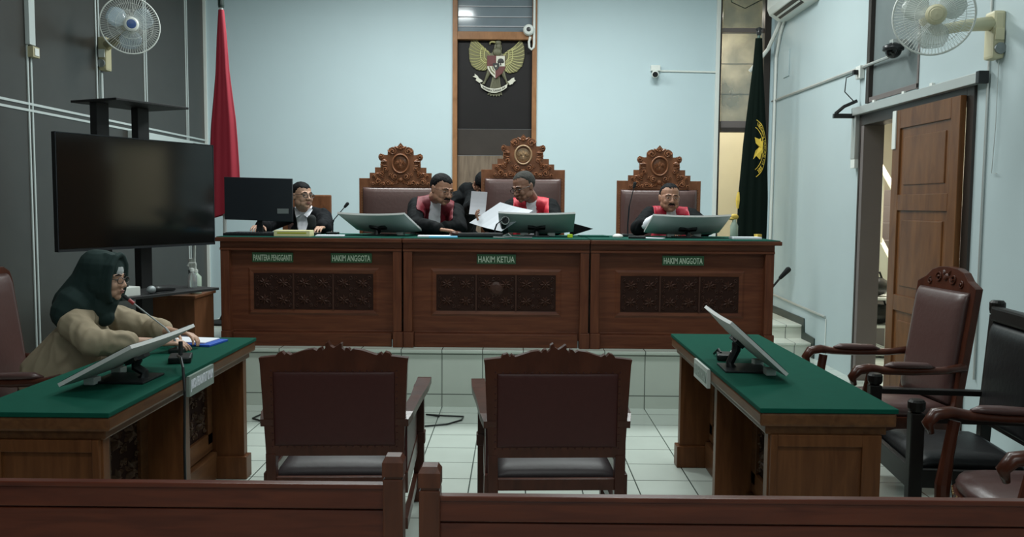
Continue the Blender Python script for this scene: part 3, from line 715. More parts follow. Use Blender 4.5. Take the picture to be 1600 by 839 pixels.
def arm_curve(s, w, z, y0=-0.25, y1=0.28):
    return [(s*(w-0.01), y0, z+0.015), (s*w, y0+0.12, z+0.0), (s*(w+0.012), 0.0, z-0.002), (s*(w+0.015), 0.15, z+0.006), (s*(w+0.012), y1-0.06, z+0.018), (s*(w+0.01), y1, z+0.008), (s*(w+0.008), y1+0.03, z-0.03), (s*(w+0.006), y1+0.015, z-0.07)]
def high_chair(label, loc, rz, leather='leather_b', wood_='chair_wood', hz=1.18, group='brown leather high back armchairs', crest=True, hw=0.30):
    t = thing('high_back_chair', label, 'chair', loc, rz, group)
    by = -0.27
    rake = lambda a, b, d: (a, by-d-0.14*(b-0.42), b)
    top = hz
    if crest: half = [(hw, 0.40), (hw, top-0.10), (hw-0.02, top-0.09), (hw*0.72, top-0.065), (hw*0.55, top-0.025), (hw*0.3, top-0.005), (0.0, top)]
    else: half = [(hw, 0.40), (hw, top-0.08), (hw-0.015, top-0.03), (hw-0.06, top-0.005), (0.0, top)]
    out = half+[(-a, b) for a, b in half[-2::-1]]
    mb = MB(); mb.prism(out, rake, -0.02, 0.02, 0.004)
    obj('back_frame', mb, wood_, t)
    mb = MB(); fr = lambda a, b, d: rake(a, b, -0.02-d)
    pt = top-(0.125 if crest else 0.04)
    pad(mb, fr, -hw+0.04, hw-0.04, 0.46, pt, 0.05, 0.0, 0.05); pad(mb, lambda a, b, d: rake(a, b, 0.02+d), -hw+0.045, hw-0.045, 0.46, pt, 0.014, 0, 0.03)
    obj('back_leather', mb, leather, t, smooth=True)
    if crest:
        mb = MB()
        for sx in (-1, 1):
            scroll(mb, fr, sx*0.07, top-0.065, 0.032, 1.4, 0, sx, 0.006); scroll(mb, fr, sx*0.15, top-0.09, 0.022, 1.3, PI/2, -sx, 0.005)
            leaf(mb, fr, sx*0.02, top-0.05, PI/2-sx*0.5, 0.04, 0.02, 0.01)
        boss(mb, fr, 0, top-0.06, 0.022, 0.012)
        obj('crest_carving', mb, wood_, t)
    for s in (-1, 1):
        mb = MB(); mb.prism([(s*(hw-0.05), 0.0), (s*hw, 0.0), (s*hw, 0.42), (s*(hw-0.05), 0.42)], lambda a, b, d: (a, by+d-0.05*(0.42-b), b), -0.022, 0.024, 0.003); obj('leg', mb, wood_, t)
        mb = MB(); mb.tube([(s*(hw-0.01), 0.255, 0.0), (s*(hw-0.005), 0.262, 0.1), (s*(hw-0.01), 0.25, 0.22), (s*(hw-0.005), 0.245, 0.38), (s*(hw+0.0), 0.23, 0.5), (s*(hw+0.008), 0.205, 0.64)], [0.022, 0.02, 0.026, 0.032, 0.024, 0.024], 10)
        obj('leg', mb, wood_, t)
        mb = MB(); mb.tube(arm_curve(s, hw+0.005, 0.655, y0=-0.30), [0.030, 0.028, 0.028, 0.03, 0.034, 0.036, 0.03, 0.018], 12, squash=(1.0, 0.72))
        a = obj('armrest', mb, wood_, t, smooth=True)
        mb = MB(); mb.tube([(s*(hw+0.008), -0.13, 0.672), (s*(hw+0.012), -0.09, 0.682), (s*(hw+0.014), 0.02, 0.686), (s*(hw+0.015), 0.10, 0.688), (s*(hw+0.014), 0.14, 0.682)], [0.012, 0.030, 0.034, 0.030, 0.012], 10, squash=(1.0, 0.55))
        obj('arm_pad', mb, leather, a, smooth=True)
    seatout = [(-hw+0.01, by), (hw-0.01, by), (hw-0.02, 0.16)]+[((hw-0.02)*math.cos(q), 0.16+0.13*math.sin(q)) for q in (0.3, 0.7, 1.1, PI/2, PI-1.1, PI-0.7, PI-0.3)]+[(-hw+0.02, 0.16)]
    mb = MB(); mb.prism(seatout, ident, 0.33, 0.405, 0.005); obj('seat_rail', mb, wood_, t)
    mb = MB()
    for k, (sc, z) in enumerate(((0.93, 0.40), (0.97, 0.425), (0.93, 0.452), (0.75, 0.470), (0.4, 0.480))):
        ring = [mb.v((a*sc, b*sc, z)) for a, b in seatout]
        if k:
            for i in range(len(ring)): mb.f([prev[i], prev[(i+1) % len(ring)], ring[(i+1) % len(ring)], ring[i]])
        else: mb.f(ring[::-1])
        prev = ring
    mb.f(prev)
    obj('seat', mb, leather, t, smooth=True)
    mb = MB()
    for i in range(2, len(seatout)-1):
        p, q = seatout[i], seatout[i+1]
        for (a, b) in linep(p, q, 3): mb.ell((a*1.0, b*1.0, 0.397), (0.005, 0.005, 0.005), None, 6, 4)
    obj('nail_trim', mb, 'brass', t)
    return t
high_chair('brown leather high back armchair with carved crest, empty, beside the doorway', (2.03, 4.74, 0), math.radians(90+4), hw=0.285)
high_chair('brown armchair nearest the bench at lower right, only arms and seat in view', (1.97, 3.14, 0), math.radians(86), hz=1.12)
high_chair('brown leather high back chair at left edge, behind the seated woman', (-2.34, 4.28, 0), math.radians(-90), hz=1.16, crest=False)
def post_chair(label, loc, rz):
    t = thing('post_armchair', label, 'chair', loc, rz)
    hw = 0.29
    for s in (-1, 1):
        mb = MB(); mb.box(s*hw-0.028, s*hw+0.028, 0.25, 0.306, 0, 0.625, 0.004); mb.lathe([(0.014, 0.625), (0.03, 0.632), (0.036, 0.645), (0.036, 0.672), (0.028, 0.682), (0.0, 0.684)], (s*hw, 0.278, 0), n=16)
        obj('leg', mb, 'black_wood', t)
        mb = MB(); mb.prism([(-0.25, 0.0), (-0.21, 0.0), (-0.22, 0.44), (-0.255, 0.985), (-0.305, 0.985), (-0.27, 0.44)], lambda a, b, d: (s*hw+d, a, b), -0.026, 0.026, 0.003); mb.lathe([(0.014, 0.985), (0.032, 0.992), (0.036, 1.01), (0.036, 1.045), (0.026, 1.056), (0.0, 1.058)], (s*hw, -0.28, 0), n=16)
        obj('back_post', mb, 'black_wood', t)
        mb = MB(); mb.box(s*hw-0.024, s*hw+0.024, -0.24, 0.25, 0.585, 0.612, 0.005); obj('armrest', mb, 'black_wood', t)
        obj('side_rail', MB().box(s*hw-0.014, s*hw+0.014, -0.22, 0.25, 0.30, 0.38, 0.003), 'black_wood', t)
    obj('seat_rail', MB().box(-hw, hw, 0.262, 0.29, 0.28, 0.38, 0.003), 'black_wood', t); obj('seat_rail', MB().box(-hw, hw, -0.235, -0.21, 0.28, 0.38, 0.003), 'black_wood', t)
    fr = lambda a, b, d: (a, -0.235-0.06*(b-0.44)+d, b)
    mb = MB(); mb.prism([(-hw+0.02, 0.96), (hw-0.02, 0.96), (hw-0.02, 1.03), (-hw+0.02, 1.03)], fr, -0.02, 0.03, 0.012); mb.prism([(-hw+0.02, 0.46), (hw-0.02, 0.46), (hw-0.02, 0.97), (-hw+0.02, 0.97)], fr, -0.012, 0.01); obj('back_frame', mb, 'black_wood', t)
    mb = MB(); pad(mb, fr, -hw+0.035, hw-0.035, 0.48, 0.955, 0.05, 0.01, 0.05); obj('back_leather', mb, 'leather_k', t, smooth=True)
    mb = MB(); pad(mb, ident, -hw+0.03, hw-0.03, -0.2, 0.26, 0.075, 0.37, 0.06); obj('seat', mb, 'leather_k', t, smooth=True)
    return t
post_chair('black armchair with square knobbed posts and black leather back, at right', (2.03, 3.92, 0), math.radians(90-6))

# judges' thrones
def judge_chair(label, x, y, dz=0.0, hw=0.40, white_oval=False):
    t = thing('judge_chair', label, 'chair', (x, y, 0.43), PI, 'tall carved judges chairs')
    by = -0.28; sh = 1.315+dz
    m = lambda a, b, d: (a, by-0.02+d, b)
    mb = MB()
    mb.prism([(-hw, 0.42), (hw, 0.42), (hw, sh), (-hw, sh)], m, -0.02, 0.02, 0.004)
    obj('back_frame', mb, 'crest', t)
    # stepped, scrolled crest
    k = hw/0.40
    st = [(0.296, -0.085), (0.296, 0.051), (0.245, 0.051), (0.245, 0.103), (0.192, 0.103), (0.190, 0.165), (0.205, 0.178), (0.213, 0.20), (0.208, 0.222), (0.190, 0.236), (0.172, 0.230), (0.150, 0.222), (0.124, 0.222), (0.122, 0.262), (0.108, 0.285), (0.080, 0.298), (0.050, 0.296), (0.030, 0.303), (0.022, 0.312), (0.0, 0.338)]
    out = [(a*k, sh+b) for a, b in st]+[(-a*k, sh+b) for a, b in st[-2::-1]]
    mb = MB(); mb.prism(out, m, 0.0, 0.034, 0.0)
    c = obj('carved_crest', mb, 'crest', t)
    mb = MB(); mm = lambda a, b, d: m(a*k, sh+b, 0.034+d)
    for s in (-1, 1):
        scroll(mb, mm, s*0.188, 0.205, 0.026, 1.2, PI/2, s, 0.008); scroll(mb, mm, s*0.075, 0.255, 0.036, 1.4, PI/2, s, 0.008)
        scroll(mb, mm, s*0.058, 0.015, 0.034, 1.6, PI/2, -s, 0.009); scroll(mb, mm, s*0.215, -0.035, 0.036, 1.6, 0, -s, 0.009)
        scroll(mb, mm, s*0.145, 0.085, 0.026, 1.4, PI, s, 0.008); scroll(mb, mm, s*0.19, 0.035, 0.024, 1.4, PI, -s, 0.007)
        scroll(mb, mm, s*0.12, -0.045, 0.028, 1.4, 0, s, 0.008)
        for q in range(5): leaf(mb, mm, s*0.125, 0.075+0.022*q, PI/2-s*(PI/2+0.2-0.12*q), 0.06, 0.018, 0.010)
        for q in range(5): leaf(mb, mm, s*(0.16+0.02*q), -0.07+0.012*q, PI/2-s*(0.9-0.25*q), 0.065, 0.02, 0.012)
        scroll(mb, mm, s*0.255, 0.022, 0.020, 1.3, PI/2, s, 0.007); scroll(mb, mm, s*0.165, -0.055, 0.022, 1.4, PI, s, 0.008); scroll(mb, mm, s*0.10, 0.03, 0.018, 1.3, 0, -s, 0.006); scroll(mb, mm, s*0.265, -0.055, 0.020, 1.3, 0, s, 0.007)
        for q in range(4): leaf(mb, mm, s*0.155, 0.005+0.012*q, PI/2-s*(1.3-0.35*q), 0.055, 0.018, 0.013)
        for q in range(4): leaf(mb, mm, s*0.085, -0.07, PI/2-s*(-0.9+0.55*q), 0.050, 0.018, 0.013)
        for q in range(3): leaf(mb, mm, s*0.10, 0.215+0.01*q, PI/2-s*(-0.6+0.6*q), 0.045, 0.016, 0.012)
        for q in range(3): leaf(mb, mm, s*0.16, 0.125+0.012*q, PI/2-s*(1.4-0.5*q), 0.040, 0.014, 0.012)
        for q in range(3): leaf(mb, mm, s*0.245, 0.0+0.02*q, PI/2+s*(0.6+0.4*q), 0.05, 0.016, 0.010)
        for q in range(4): leaf(mb, mm, s*0.02, -0.055, PI/2-s*(0.3+0.35*q), 0.055, 0.016, 0.010)
        leaf(mb, mm, s*0.01, 0.275, PI/2-s*1.0, 0.06, 0.02, 0.01)
        mb.tube([Vector(mm(s*0.13, 0.16, 0.006)), Vector(mm(s*0.186, 0.16, 0.006)), Vector(mm(s*0.186, 0.108, 0.006))], 0.006, 6)
    boss(mb, mm, 0, -0.015, 0.026, 0.016); boss(mb, mm, 0, 0.28, 0.016, 0.014); boss(mb, mm, 0, 0.305, 0.010, 0.010)
    for q in range(6): leaf(mb, mm, 0, 0.29, PI*q/5, 0.03, 0.012, 0.008)
    obj('crest_scrollwork', mb, 'crest', c)
    # round seal in the middle of the crest
    mb = MB(); N = 28
    mb.tube([Vector(mm(0.078*math.cos(2*PI*i/N), 0.138+0.088*math.sin(2*PI*i/N), 0.010)) for i in range(N)], 0.009, 8, closed=True)
    obj('seal_rim', mb, 'crest' if not white_oval else 'seal', c, smooth=True)
    mb = MB(); boss(mb, mm, 0, 0.138, 0.066, 0.012, 0, 20)
    for s in (-1, 1):
        for q in range(5): leaf(mb, mm, s*0.012, 0.135, PI/2-s*(0.5+0.32*q), 0.045, 0.012, 0.010, 0.008)
        leaf(mb, mm, s*0.045, 0.10, PI/2+s*0.3, 0.05, 0.012, 0.008, 0.004)
    leaf(mb, mm, 0, 0.14, PI/2, 0.045, 0.02, 0.014, 0.008); leaf(mb, mm, 0, 0.135, -PI/2, 0.05, 0.03, 0.012, 0.008)
    obj('seal_relief', mb, 'crest' if not white_oval else 'seal', c)
    mb = MB(); pad(mb, m, -hw+0.035, hw-0.035, 0.50, sh-0.085, 0.055, 0.02, 0.05); obj('back_leather', mb, 'leather_j', t, smooth=True)
    mb = MB(); mb2 = lambda a, b, d: m(a, b, 0.02+d); nails(mb, linep((-hw+0.027, 0.5), (-hw+0.027, sh-0.08), 30)+linep((hw-0.027, 0.5), (hw-0.027, sh-0.08), 30)+linep((-hw+0.03, sh-0.08), (hw-0.03, sh-0.08), 30), mb2, 0.004)
    obj('nail_trim', mb, 'brass', t)
    for s in (-1, 1):
        obj('leg', MB().box(s*(hw-0.05)-0.03, s*(hw-0.05)+0.03, by-0.04, by+0.02, 0, 0.42, 0.004), 'crest', t)
        obj('leg', MB().box(s*(hw-0.05)-0.03, s*(hw-0.05)+0.03, 0.22, 0.28, 0, 0.60, 0.004), 'crest', t)
        mb = MB(); mb.tube(arm_curve(s, hw-0.05, 0.615, y0=-0.27, y1=0.24), [0.03]*6+[0.024, 0.016], 10, squash=(1, 0.6)); obj('armrest', mb, 'crest', t, smooth=True)
    mb = MB(); mb.box(-hw+0.03, hw-0.03, by+0.02, 0.27, 0.32, 0.40, 0.006); obj('seat_rail', mb, 'crest', t)
    mb = MB(); pad(mb, ident, -hw+0.04, hw-0.04, by+0.02, 0.26, 0.055, 0.40, 0.05); obj('seat', mb, 'leather_j', t, smooth=True)
    return t
judge_chair('tall carved judge chair at left, behind the judge in the dark maroon bib', -1.112, 8.05)
judge_chair('tallest carved judge chair in the centre with a pale ringed oval seal', 0.062, 8.05, 0.092, 0.402, True)
judge_chair('tall carved judge chair at right, behind the judge facing the camera', 1.366, 8.05, -0.005, 0.402)
# clerk's smaller chair
t = thing('clerk_chair', 'plain brown chair behind the clerk in the white shirt', 'chair', (-2.00, 8.03, 0.43), PI)
obj('back_frame', MB().box(-0.235, 0.235, -0.25, -0.22, 0.42, 1.15, 0.012), 'crest', t)
mb = MB(); pad(mb, lambda a, b, d: (a, -0.22+d, b), -0.18, 0.18, 0.50, 1.00, 0.03, 0, 0.04); obj('back_leather', mb, 'leather_j', t, smooth=True)
for sx in (-1, 1):
    for yy in (-0.235, 0.2): obj('leg', MB().box(sx*0.21-0.02, sx*0.21+0.02, yy-0.02, yy+0.02, 0, 0.42, 0.003), 'crest', t)
mb = MB(); mb.box(-0.23, 0.23, -0.22, 0.22, 0.36, 0.42, 0.006); obj('seat_rail', mb, 'crest', t)
mb = MB(); pad(mb, ident, -0.22, 0.22, -0.2, 0.22, 0.04, 0.42, 0.04); obj('seat', mb, 'leather_j', t, smooth=True)

# ================================================================== PUBLIC BENCHES in the foreground
def pew(label, x0, x1, y, post_x):
    cx = (x0+x1)/2
    t = thing('wooden_bench', label, 'bench', (cx, y, 0), 0, 'public benches in the foreground')
    a0, a1 = x0-cx, x1-cx
    mb = MB(); mb.box(a0+0.03, a1-0.03, -0.004, 0.022, 0.838, 0.850, 0.003); obj('cap_rail', mb, 'bench', t)
    mb = MB(); mb.box(a0+0.02, a1-0.02, 0.0, 0.02, 0.790, 0.838, 0.003); mb.box(a0+0.02, a1-0.02, 0.003, 0.018, 0.70, 0.786, 0.003); mb.box(a0+0.02, a1-0.02, 0.003, 0.018, 0.60, 0.696, 0.003); mb.box(a0+0.02, a1-0.02, 0.0, 0.02, 0.50, 0.596, 0.003); mb.box(a0+0.02, a1-0.02, 0.012, 0.026, 0.51, 0.83)
    obj('back_boards', mb, 'bench', t)
    for px in (a0, a1):
        c = px-0.024 if px > 0 else px+0.024
        mb = MB(); mb.box(c-0.0235, c+0.0235, -0.015, 0.033, 0.0, 0.865, 0.003); mb.box(c-0.019, c+0.019, -0.011, 0.029, 0.865, 0.872)
        p = obj('post', mb, 'bench_v', t)
        mb = MB()
        vs = []
        for z, r in ((0.872, 0.0245), (0.905, 0.0245), (0.918, 0.017)):
            vs.append([mb.v((c+i*r, 0.009+j*r*1.05, z)) for i, j in ((-1, -1), (1, -1), (1, 1), (-1, 1))])
        for q in range(2):
            for k in range(4): mb.f([vs[q][k], vs[q][(k+1) % 4], vs[q+1][(k+1) % 4], vs[q+1][k]])
        mb.f(vs[0][::-1]); mb.f(vs[2]); obj('post_cap', mb, 'bench_v', p)
        obj('leg', MB().box(c-0.0235, c+0.0235, 0.40, 0.445, 0, 0.42, 0.003), 'bench_v', t)
    obj('seat', MB().box(a0+0.03, a1-0.03, 0.02, 0.44, 0.42, 0.445, 0.006), 'bench', t)
    obj('seat_rail', MB().box(a0+0.03, a1-0.03, 0.40, 0.42, 0.34, 0.42, 0.003), 'bench', t)
    return t
pew('dark red wooden bench back across the lower left foreground', -2.35, -0.256, 1.965, None)
pew('dark red wooden bench back across the lower right foreground', -0.212, 2.4, 1.89, None)

# ================================================================== WALL THINGS
# national emblem on the dark board (gilded eagle with shield and ribbon)
EX, EZ, EY = -0.248, 3.09, YB+0.058
def em(a, b, d): return (EX+(a-405)*0.00098, EY-d, EZ-(b-480)*0.00098)      # a right, b down (mm-like units)
t = thing('eagle_emblem', 'old gold carved eagle emblem with shield and white ribbon on dark board', 'emblem', (EX, EY, EZ))
off = t.location
def wing(out, root, n, name):
    mb = MB(); mb.prism(out, em, 0.0, 0.018, 0.006)
    w_ = obj(name, mb, 'feather', t, off)
    mb = MB(); rx, ry = root
    L = out[:]
    for q in range(n):
        u = q/(n-1)
        # feather ridge: from the wing's outer edge curving in to the root
        k = u*(len(L)-1); i = min(int(k), len(L)-2); f = k-i
        ex, ey = L[i][0]*(1-f)+L[i+1][0]*f, L[i][1]*(1-f)+L[i+1][1]*f
        tx, ty = rx+(ex-rx)*0.30, ry+(ey-ry)*0.30
        mx, my = (ex+tx)/2, (ey+ty)/2+38
        P = [Vector(em((1-s)**2*ex+2*s*(1-s)*mx+s*s*tx, (1-s)**2*ey+2*s*(1-s)*my+s*s*ty, 0.019)) for s in [j/8 for j in range(9)]]
        mb.tube(P, [0.002]+[0.0050]*7+[0.003], 5)
    obj('feather_ridge', mb, 'feather_l', w_, off)
    mb = MB()
    for rr in (0.33, 0.5):
        P = []
        for q in range(12):
            u = 0.05+0.9*q/11; k = u*(len(L)-1); i = min(int(k), len(L)-2); f = k-i
            ex, ey = L[i][0]*(1-f)+L[i+1][0]*f, L[i][1]*(1-f)+L[i+1][1]*f
            P.append(Vector(em(rx+(ex-rx)*rr, ry+(ey-ry)*rr, 0.022)))
        mb.tube(P, 0.006, 6)
    obj('feather_band', mb, 'feather_l', w_, off)
LW = [(142, 120), (100, 165), (76, 260), (82, 380), (112, 455), (175, 502), (262, 512), (300, 480), (330, 400), (330, 312), (275, 245), (205, 185)]
RW = [(700, 138), (738, 230), (742, 345), (715, 450), (650, 522), (560, 542), (505, 510), (478, 420), (480, 335), (560, 262), (645, 215)]
wing(LW, (350, 330), 24, 'wing'); wing(RW, (460, 340), 24, 'wing')
mb = MB()
mb.prism([(385, 200), (430, 185), (470, 210), (470, 300), (500, 340), (500, 480), (460, 560), (405, 600), (340, 560), (300, 480), (300, 340), (350, 300), (375, 255)], em, 0.0, 0.03, 0.008)
mb.ell(em(425, 180, 0.03), (0.038, 0.02, 0.034)); mb.ell(em(432, 225, 0.028), (0.034, 0.02, 0.045)); mb.ell(em(415, 290, 0.03), (0.055, 0.02, 0.05))
b_ = obj('body', mb, 'feather_d', t, off, smooth=False)
mb = MB(); mb.tube([Vector(em(390, 178, 0.03)), Vector(em(355, 172, 0.032)), Vector(em(330, 182, 0.032)), Vector(em(326, 205, 0.03))], [0.012, 0.012, 0.009, 0.003], 8)
obj('beak', mb, 'feather_l', b_, off)
mb = MB(); mb.prism([(370, 540), (440, 540), (470, 760), (478, 800), (455, 790), (445, 812), (425, 795), (410, 815), (395, 795), (375, 812), (360, 795), (340, 808), (325, 785), (300, 795), (320, 750)], em, 0.0, 0.014)
for q in range(7): mb.tube([Vector(em(385+q*7, 560, 0.016)), Vector(em(335+q*21, 790, 0.016))], 0.004, 5)
obj('tail', mb, 'feather_d', t, off)
for s in (-1, 1):
    mb = MB(); mb.tube([Vector(em(400+s*75, 500, 0.01)), Vector(em(400+s*100, 570, 0.015)), Vector(em(400+s*125, 625, 0.02)), Vector(em(400+s*140, 665, 0.025))], [0.03, 0.022, 0.012, 0.012], 8)
    for k in (-1, 0, 1): mb.tube([Vector(em(400+s*135, 640, 0.028)), Vector(em(400+s*150+k*14, 672, 0.034))], [0.008, 0.004], 6)
    obj('leg', mb, 'feather_d', t, off)
# shield
def em2(z): return lambda a, b, d: em(a, b, z+d)
sh = MB(); sh.prism([(296, 335), (512, 335), (512, 480), (480, 540), (400, 606), (330, 540), (296, 480)], em, 0.03, 0.040, 0.003)
sh = obj('shield', sh, 'em_red', t, off)
mb = MB(); mb.prism([(405, 340), (507, 340), (507, 460), (405, 460)], em2(0.040), 0, 0.003); obj('white_quarter', mb, 'em_white', sh, off)
mb = MB(); mb.ell(em(458, 395, 0.045), (0.034, 0.004, 0.026)); mb.ell(em(435, 408, 0.045), (0.016, 0.004, 0.015)); mb.ell(em(482, 408, 0.045), (0.016, 0.004, 0.015)); mb.tube([Vector(em(458, 410, 0.045)), Vector(em(458, 448, 0.045))], [0.005, 0.008], 6); obj('tree_device', mb, 'em_black', sh, off)
mb = MB(); mb.prism([(300, 460), (395, 460), (395, 600), (340, 545), (300, 485)], em2(0.040), 0, 0.003); obj('white_quarter', mb, 'em_white', sh, off)
mb = MB()
mb.prism([(315, 462), (330, 462), (352, 510), (388, 545), (388, 565), (340, 520)], em2(0.043), 0, 0.002); mb.prism([(352, 462), (366, 462), (376, 495), (390, 510), (390, 528), (364, 500)], em2(0.043), 0, 0.002)
obj('rice_device', mb, 'feather', sh, off)
mb = MB(); mb.prism([(308, 350), (395, 350), (395, 372), (380, 385), (392, 400), (385, 440), (330, 440), (320, 400), (308, 380)], em2(0.040), 0, 0.004)
mb.prism([(420, 500), (492, 478), (486, 520), (420, 580), (410, 560)], em2(0.040), 0, 0.003); obj('bull_device', mb, M['em_red'], sh, off)
mb = MB(); mb.prism([(368, 425), (438, 425), (445, 450), (430, 485), (402, 512), (378, 480), (365, 450)], em2(0.043), 0, 0.004); s2 = obj('centre_shield', mb, 'em_black', sh, off)
mb = MB(); mb.prism([(402+(17 if k % 2 == 0 else 7)*math.sin(k*PI/5), 460-(17 if k % 2 == 0 else 7)*math.cos(k*PI/5)) for k in range(10)], em2(0.047), 0, 0.002); obj('star_device', mb, 'em_white', sh, off)
# ribbon
def arc(u, v): # u -1..1 along, v across
    x = 380+u*158; y = 748-62*u*u+v; return x+v*(-0.25*u), y
mb = MB(); N = 14; P = [[em(*arc(-1+2*i/N, v), 0.034) for v in (-24, 24)] for i in range(N+1)]; mb.sheet(P, 0.008)
rb = obj('ribbon', mb, 'em_white', t, off)
mb = MB()
for s, o_ in ((-1, [(245, 640), (205, 655), (160, 625), (170, 600), (122, 580), (150, 572), (148, 546), (185, 575), (200, 600), (240, 625)]), (1, [(530, 640), (560, 680), (600, 665), (618, 640), (640, 625), (622, 612), (622, 588), (590, 600), (560, 628)])):
    mb.prism(o_, em, 0.02, 0.03, 0.002)
obj('ribbon_end', mb, 'em_white', rb, off)
mb = MB(); text_into(mb, 'BHINNEKA TUNGGAL IKA', 1.7, 26, lambda a, b, d: em(*arc(a, -b), 0.044+d), 0.002); obj('lettering', mb, 'em_black', rb, off)

# wall fans
def wall_fan(label, C, axis, wallx, rad, hub_mat, dirx, boxz, mats):
    """C = centre of the cage; axis = facing direction"""
    t = thing('wall_fan', label, 'fan', (wallx, C[1]+0.36, boxz))
    off = t.location; ax = Vector(axis).normalized(); C = Vector(C)
    up = Vector((0, 0, 1)); a = ax.cross(up).normalized(); b = a.cross(ax).normalized()
    P = lambda r, th, d: C+(a*math.cos(th)+b*math.sin(th))*r+ax*d
    mb = MB(); N = 72
    prof = lambda u: 0.075*(1-u**2.4)
    for k in range(N):
        th = 2*PI*k/N
        mb.tube([P(rad*u, th, prof(u)+0.0) for u in (0.26, 0.5, 0.75, 0.92, 1.0)], 0.0011, 4, cap=False)
        mb.tube([P(rad*u, th, -prof(u)*0.9) for u in (0.26, 0.6, 0.85, 1.0)], 0.0010, 4, cap=False)
    for u in (0.5, 0.75): mb.tube([P(rad*u, 2*PI*i/40, prof(u)) for i in range(40)], 0.0013, 4, closed=True)
    g = obj('guard', mb, mats[0], t, off)
    mb = MB(); mb.tube([P(rad, 2*PI*i/48, 0) for i in range(48)], 0.006, 8, closed=True); obj('guard_rim', mb, mats[0], g, off, smooth=True)
    mb = MB(); mb.lathe([(0.0, 0.092), (rad*0.20, 0.090), (rad*0.255, 0.082), (rad*0.26, 0.070), (rad*0.2, 0.066)][::-1], C, ax, 28); obj('guard_boss', mb, mats[1], g, off, smooth=False)
    mb = MB(); mb.lathe([(0.0, 0.096), (rad*0.15, 0.094), (rad*0.17, 0.088)][::-1], C, ax, 24); obj('badge', mb, hub_mat, g, off)
    for k in range(3):
        mb = MB(); th0 = 2*PI*k/3+0.5
        Q = [[P(rad*(0.16+0.68*i/5), th0+(j/4-0.5)*(0.6+1.0*math.sin(PI*min(1, (i+1)/6)))*0.95, 0.022-0.05*(j/4)) for j in range(5)] for i in range(6)]
        mb.sheet(Q, 0.003); obj('blade', mb, mats[2], t, off, smooth=True)
    mb = MB(); mb.lathe([(0.0, 0.03), (0.03, 0.025), (0.035, -0.02), (0.03, -0.03)][::-1], C, ax, 16); obj('hub', mb, mats[1], t, off)
    mb = MB(); mb.lathe([(0.03, -0.045), (0.062, -0.055), (0.066, -0.10), (0.055, -0.17), (0.02, -0.185)], C, ax, 20); obj('motor_housing', mb, mats[3], t, off, smooth=True)
    bk = C-ax*0.13; W = Vector((wallx+dirx*0.05, C[1]+0.36, boxz+0.06))
    mb = MB(); mb.tube([bk+Vector((0, 0, -0.03)), bk+Vector((-dirx*0.05, 0.02, -0.07)), (bk+W)/2+Vector((0, 0, -0.03)), W], [0.028, 0.03, 0.034, 0.045], 12); obj('arm', mb, mats[3], t, off, smooth=True)
    x0, x1 = sorted((wallx, wallx+dirx*0.075))
    bx_ = obj('wall_box', MB().box(x0, x1, W.y-0.055, W.y+0.055, boxz-0.16, boxz+0.13, 0.018), mats[3], t, off)
    mb = MB(); mb.lathe([(0.0, 0.0), (0.036, 0.0), (0.034, 0.012), (0.0, 0.014)], (wallx+dirx*0.03, W.y-0.055, boxz-0.10), (0, -1, 0), 18); obj('speed_knob', mb, 'grey_plate', bx_, off)
    obj('switch_cover', MB().box(x0+0.01, x1-0.01, W.y-0.064, W.y-0.055, boxz-0.05, boxz+0.02, 0.003), mats[1], bx_, off)
    return t
wall_fan('pale wall fan with round blue hub badge on the dark panelled left wall', (-3.225, 7.30, 2.965), (0.50, -0.86, -0.05), XL, 0.232, 'fanblue', 1, 2.80, ['white', 'white', 'fan_air', 'beige'])
wall_fan('ivory wall fan with cream hub on the white right wall', (2.385, 5.06, 2.60), (-0.28, -0.95, -0.10), XR, 0.218, 'ivory', -1, 2.575, ['white', 'ivory', 'fan_air2', 'ivory'])
mb = MB(); mb.tube([(2.955, 5.40, 2.41), (2.955, 5.40, 2.0), (2.955, 5.42, 1.72), (2.955, 5.36, 1.715)], 0.0025, 5); tag(obj('pull_cord', mb, 'silver'), 'thin pull cord hanging below the ivory wall fan', 'cord')
# air conditioner on the right wall
t = thing('air_conditioner', 'white split air conditioner high on the right wall, seen from below', 'air conditioner', (XR, 9.2, 3.54))
off = t.location
mb = MB(); mb.prism([(XR, 3.54), (XR-0.10, 3.535), (XR-0.20, 3.60), (XR-0.225, 3.66), (XR-0.225, 3.80), (XR-0.19, 3.83), (XR, 3.83)], lambda a, b, d: (a, d, b), 8.70, 9.72, 0.008); obj('casing', mb, 'white', t, off)
nrm = Vector((-0.065, 0, -0.10)).normalized()
def acp(a, b, d): return Vector((XR-0.10-0.10*b, a, 3.535+0.065*b))+nrm*(d)
mb = MB(); mb.prism([(8.82, 0.12), (9.60, 0.12), (9.60, 0.9), (8.82, 0.9)], acp, -0.002, 0.003); v_ = obj('air_outlet', mb, 'black', t, off)
mb = MB(); mb.prism([(8.84, 0.40), (9.58, 0.40), (9.58, 0.55), (8.84, 0.55)], acp, 0.003, 0.010); obj('louvre_blade', mb, 'white', v_, off)
mb = MB(); mb.tube([(XR-0.03, 9.80, 3.60), (XR-0.05, 9.90, 3.50), (XR-0.10, 10.08, 3.30), (XR-0.28, 10.16, 3.06)], 0.022, 8); obj('pipe', mb, 'white', t, off)
mb = MB(); mb.tube([(XR-0.025, 9.74, 3.56), (XR-0.02, 9.90, 3.42), (XR-0.02, 10.02, 3.2), (XR-0.02, 10.05, 0.45)], 0.016, 8); obj('drain_pipe', mb, 'white', t, off)
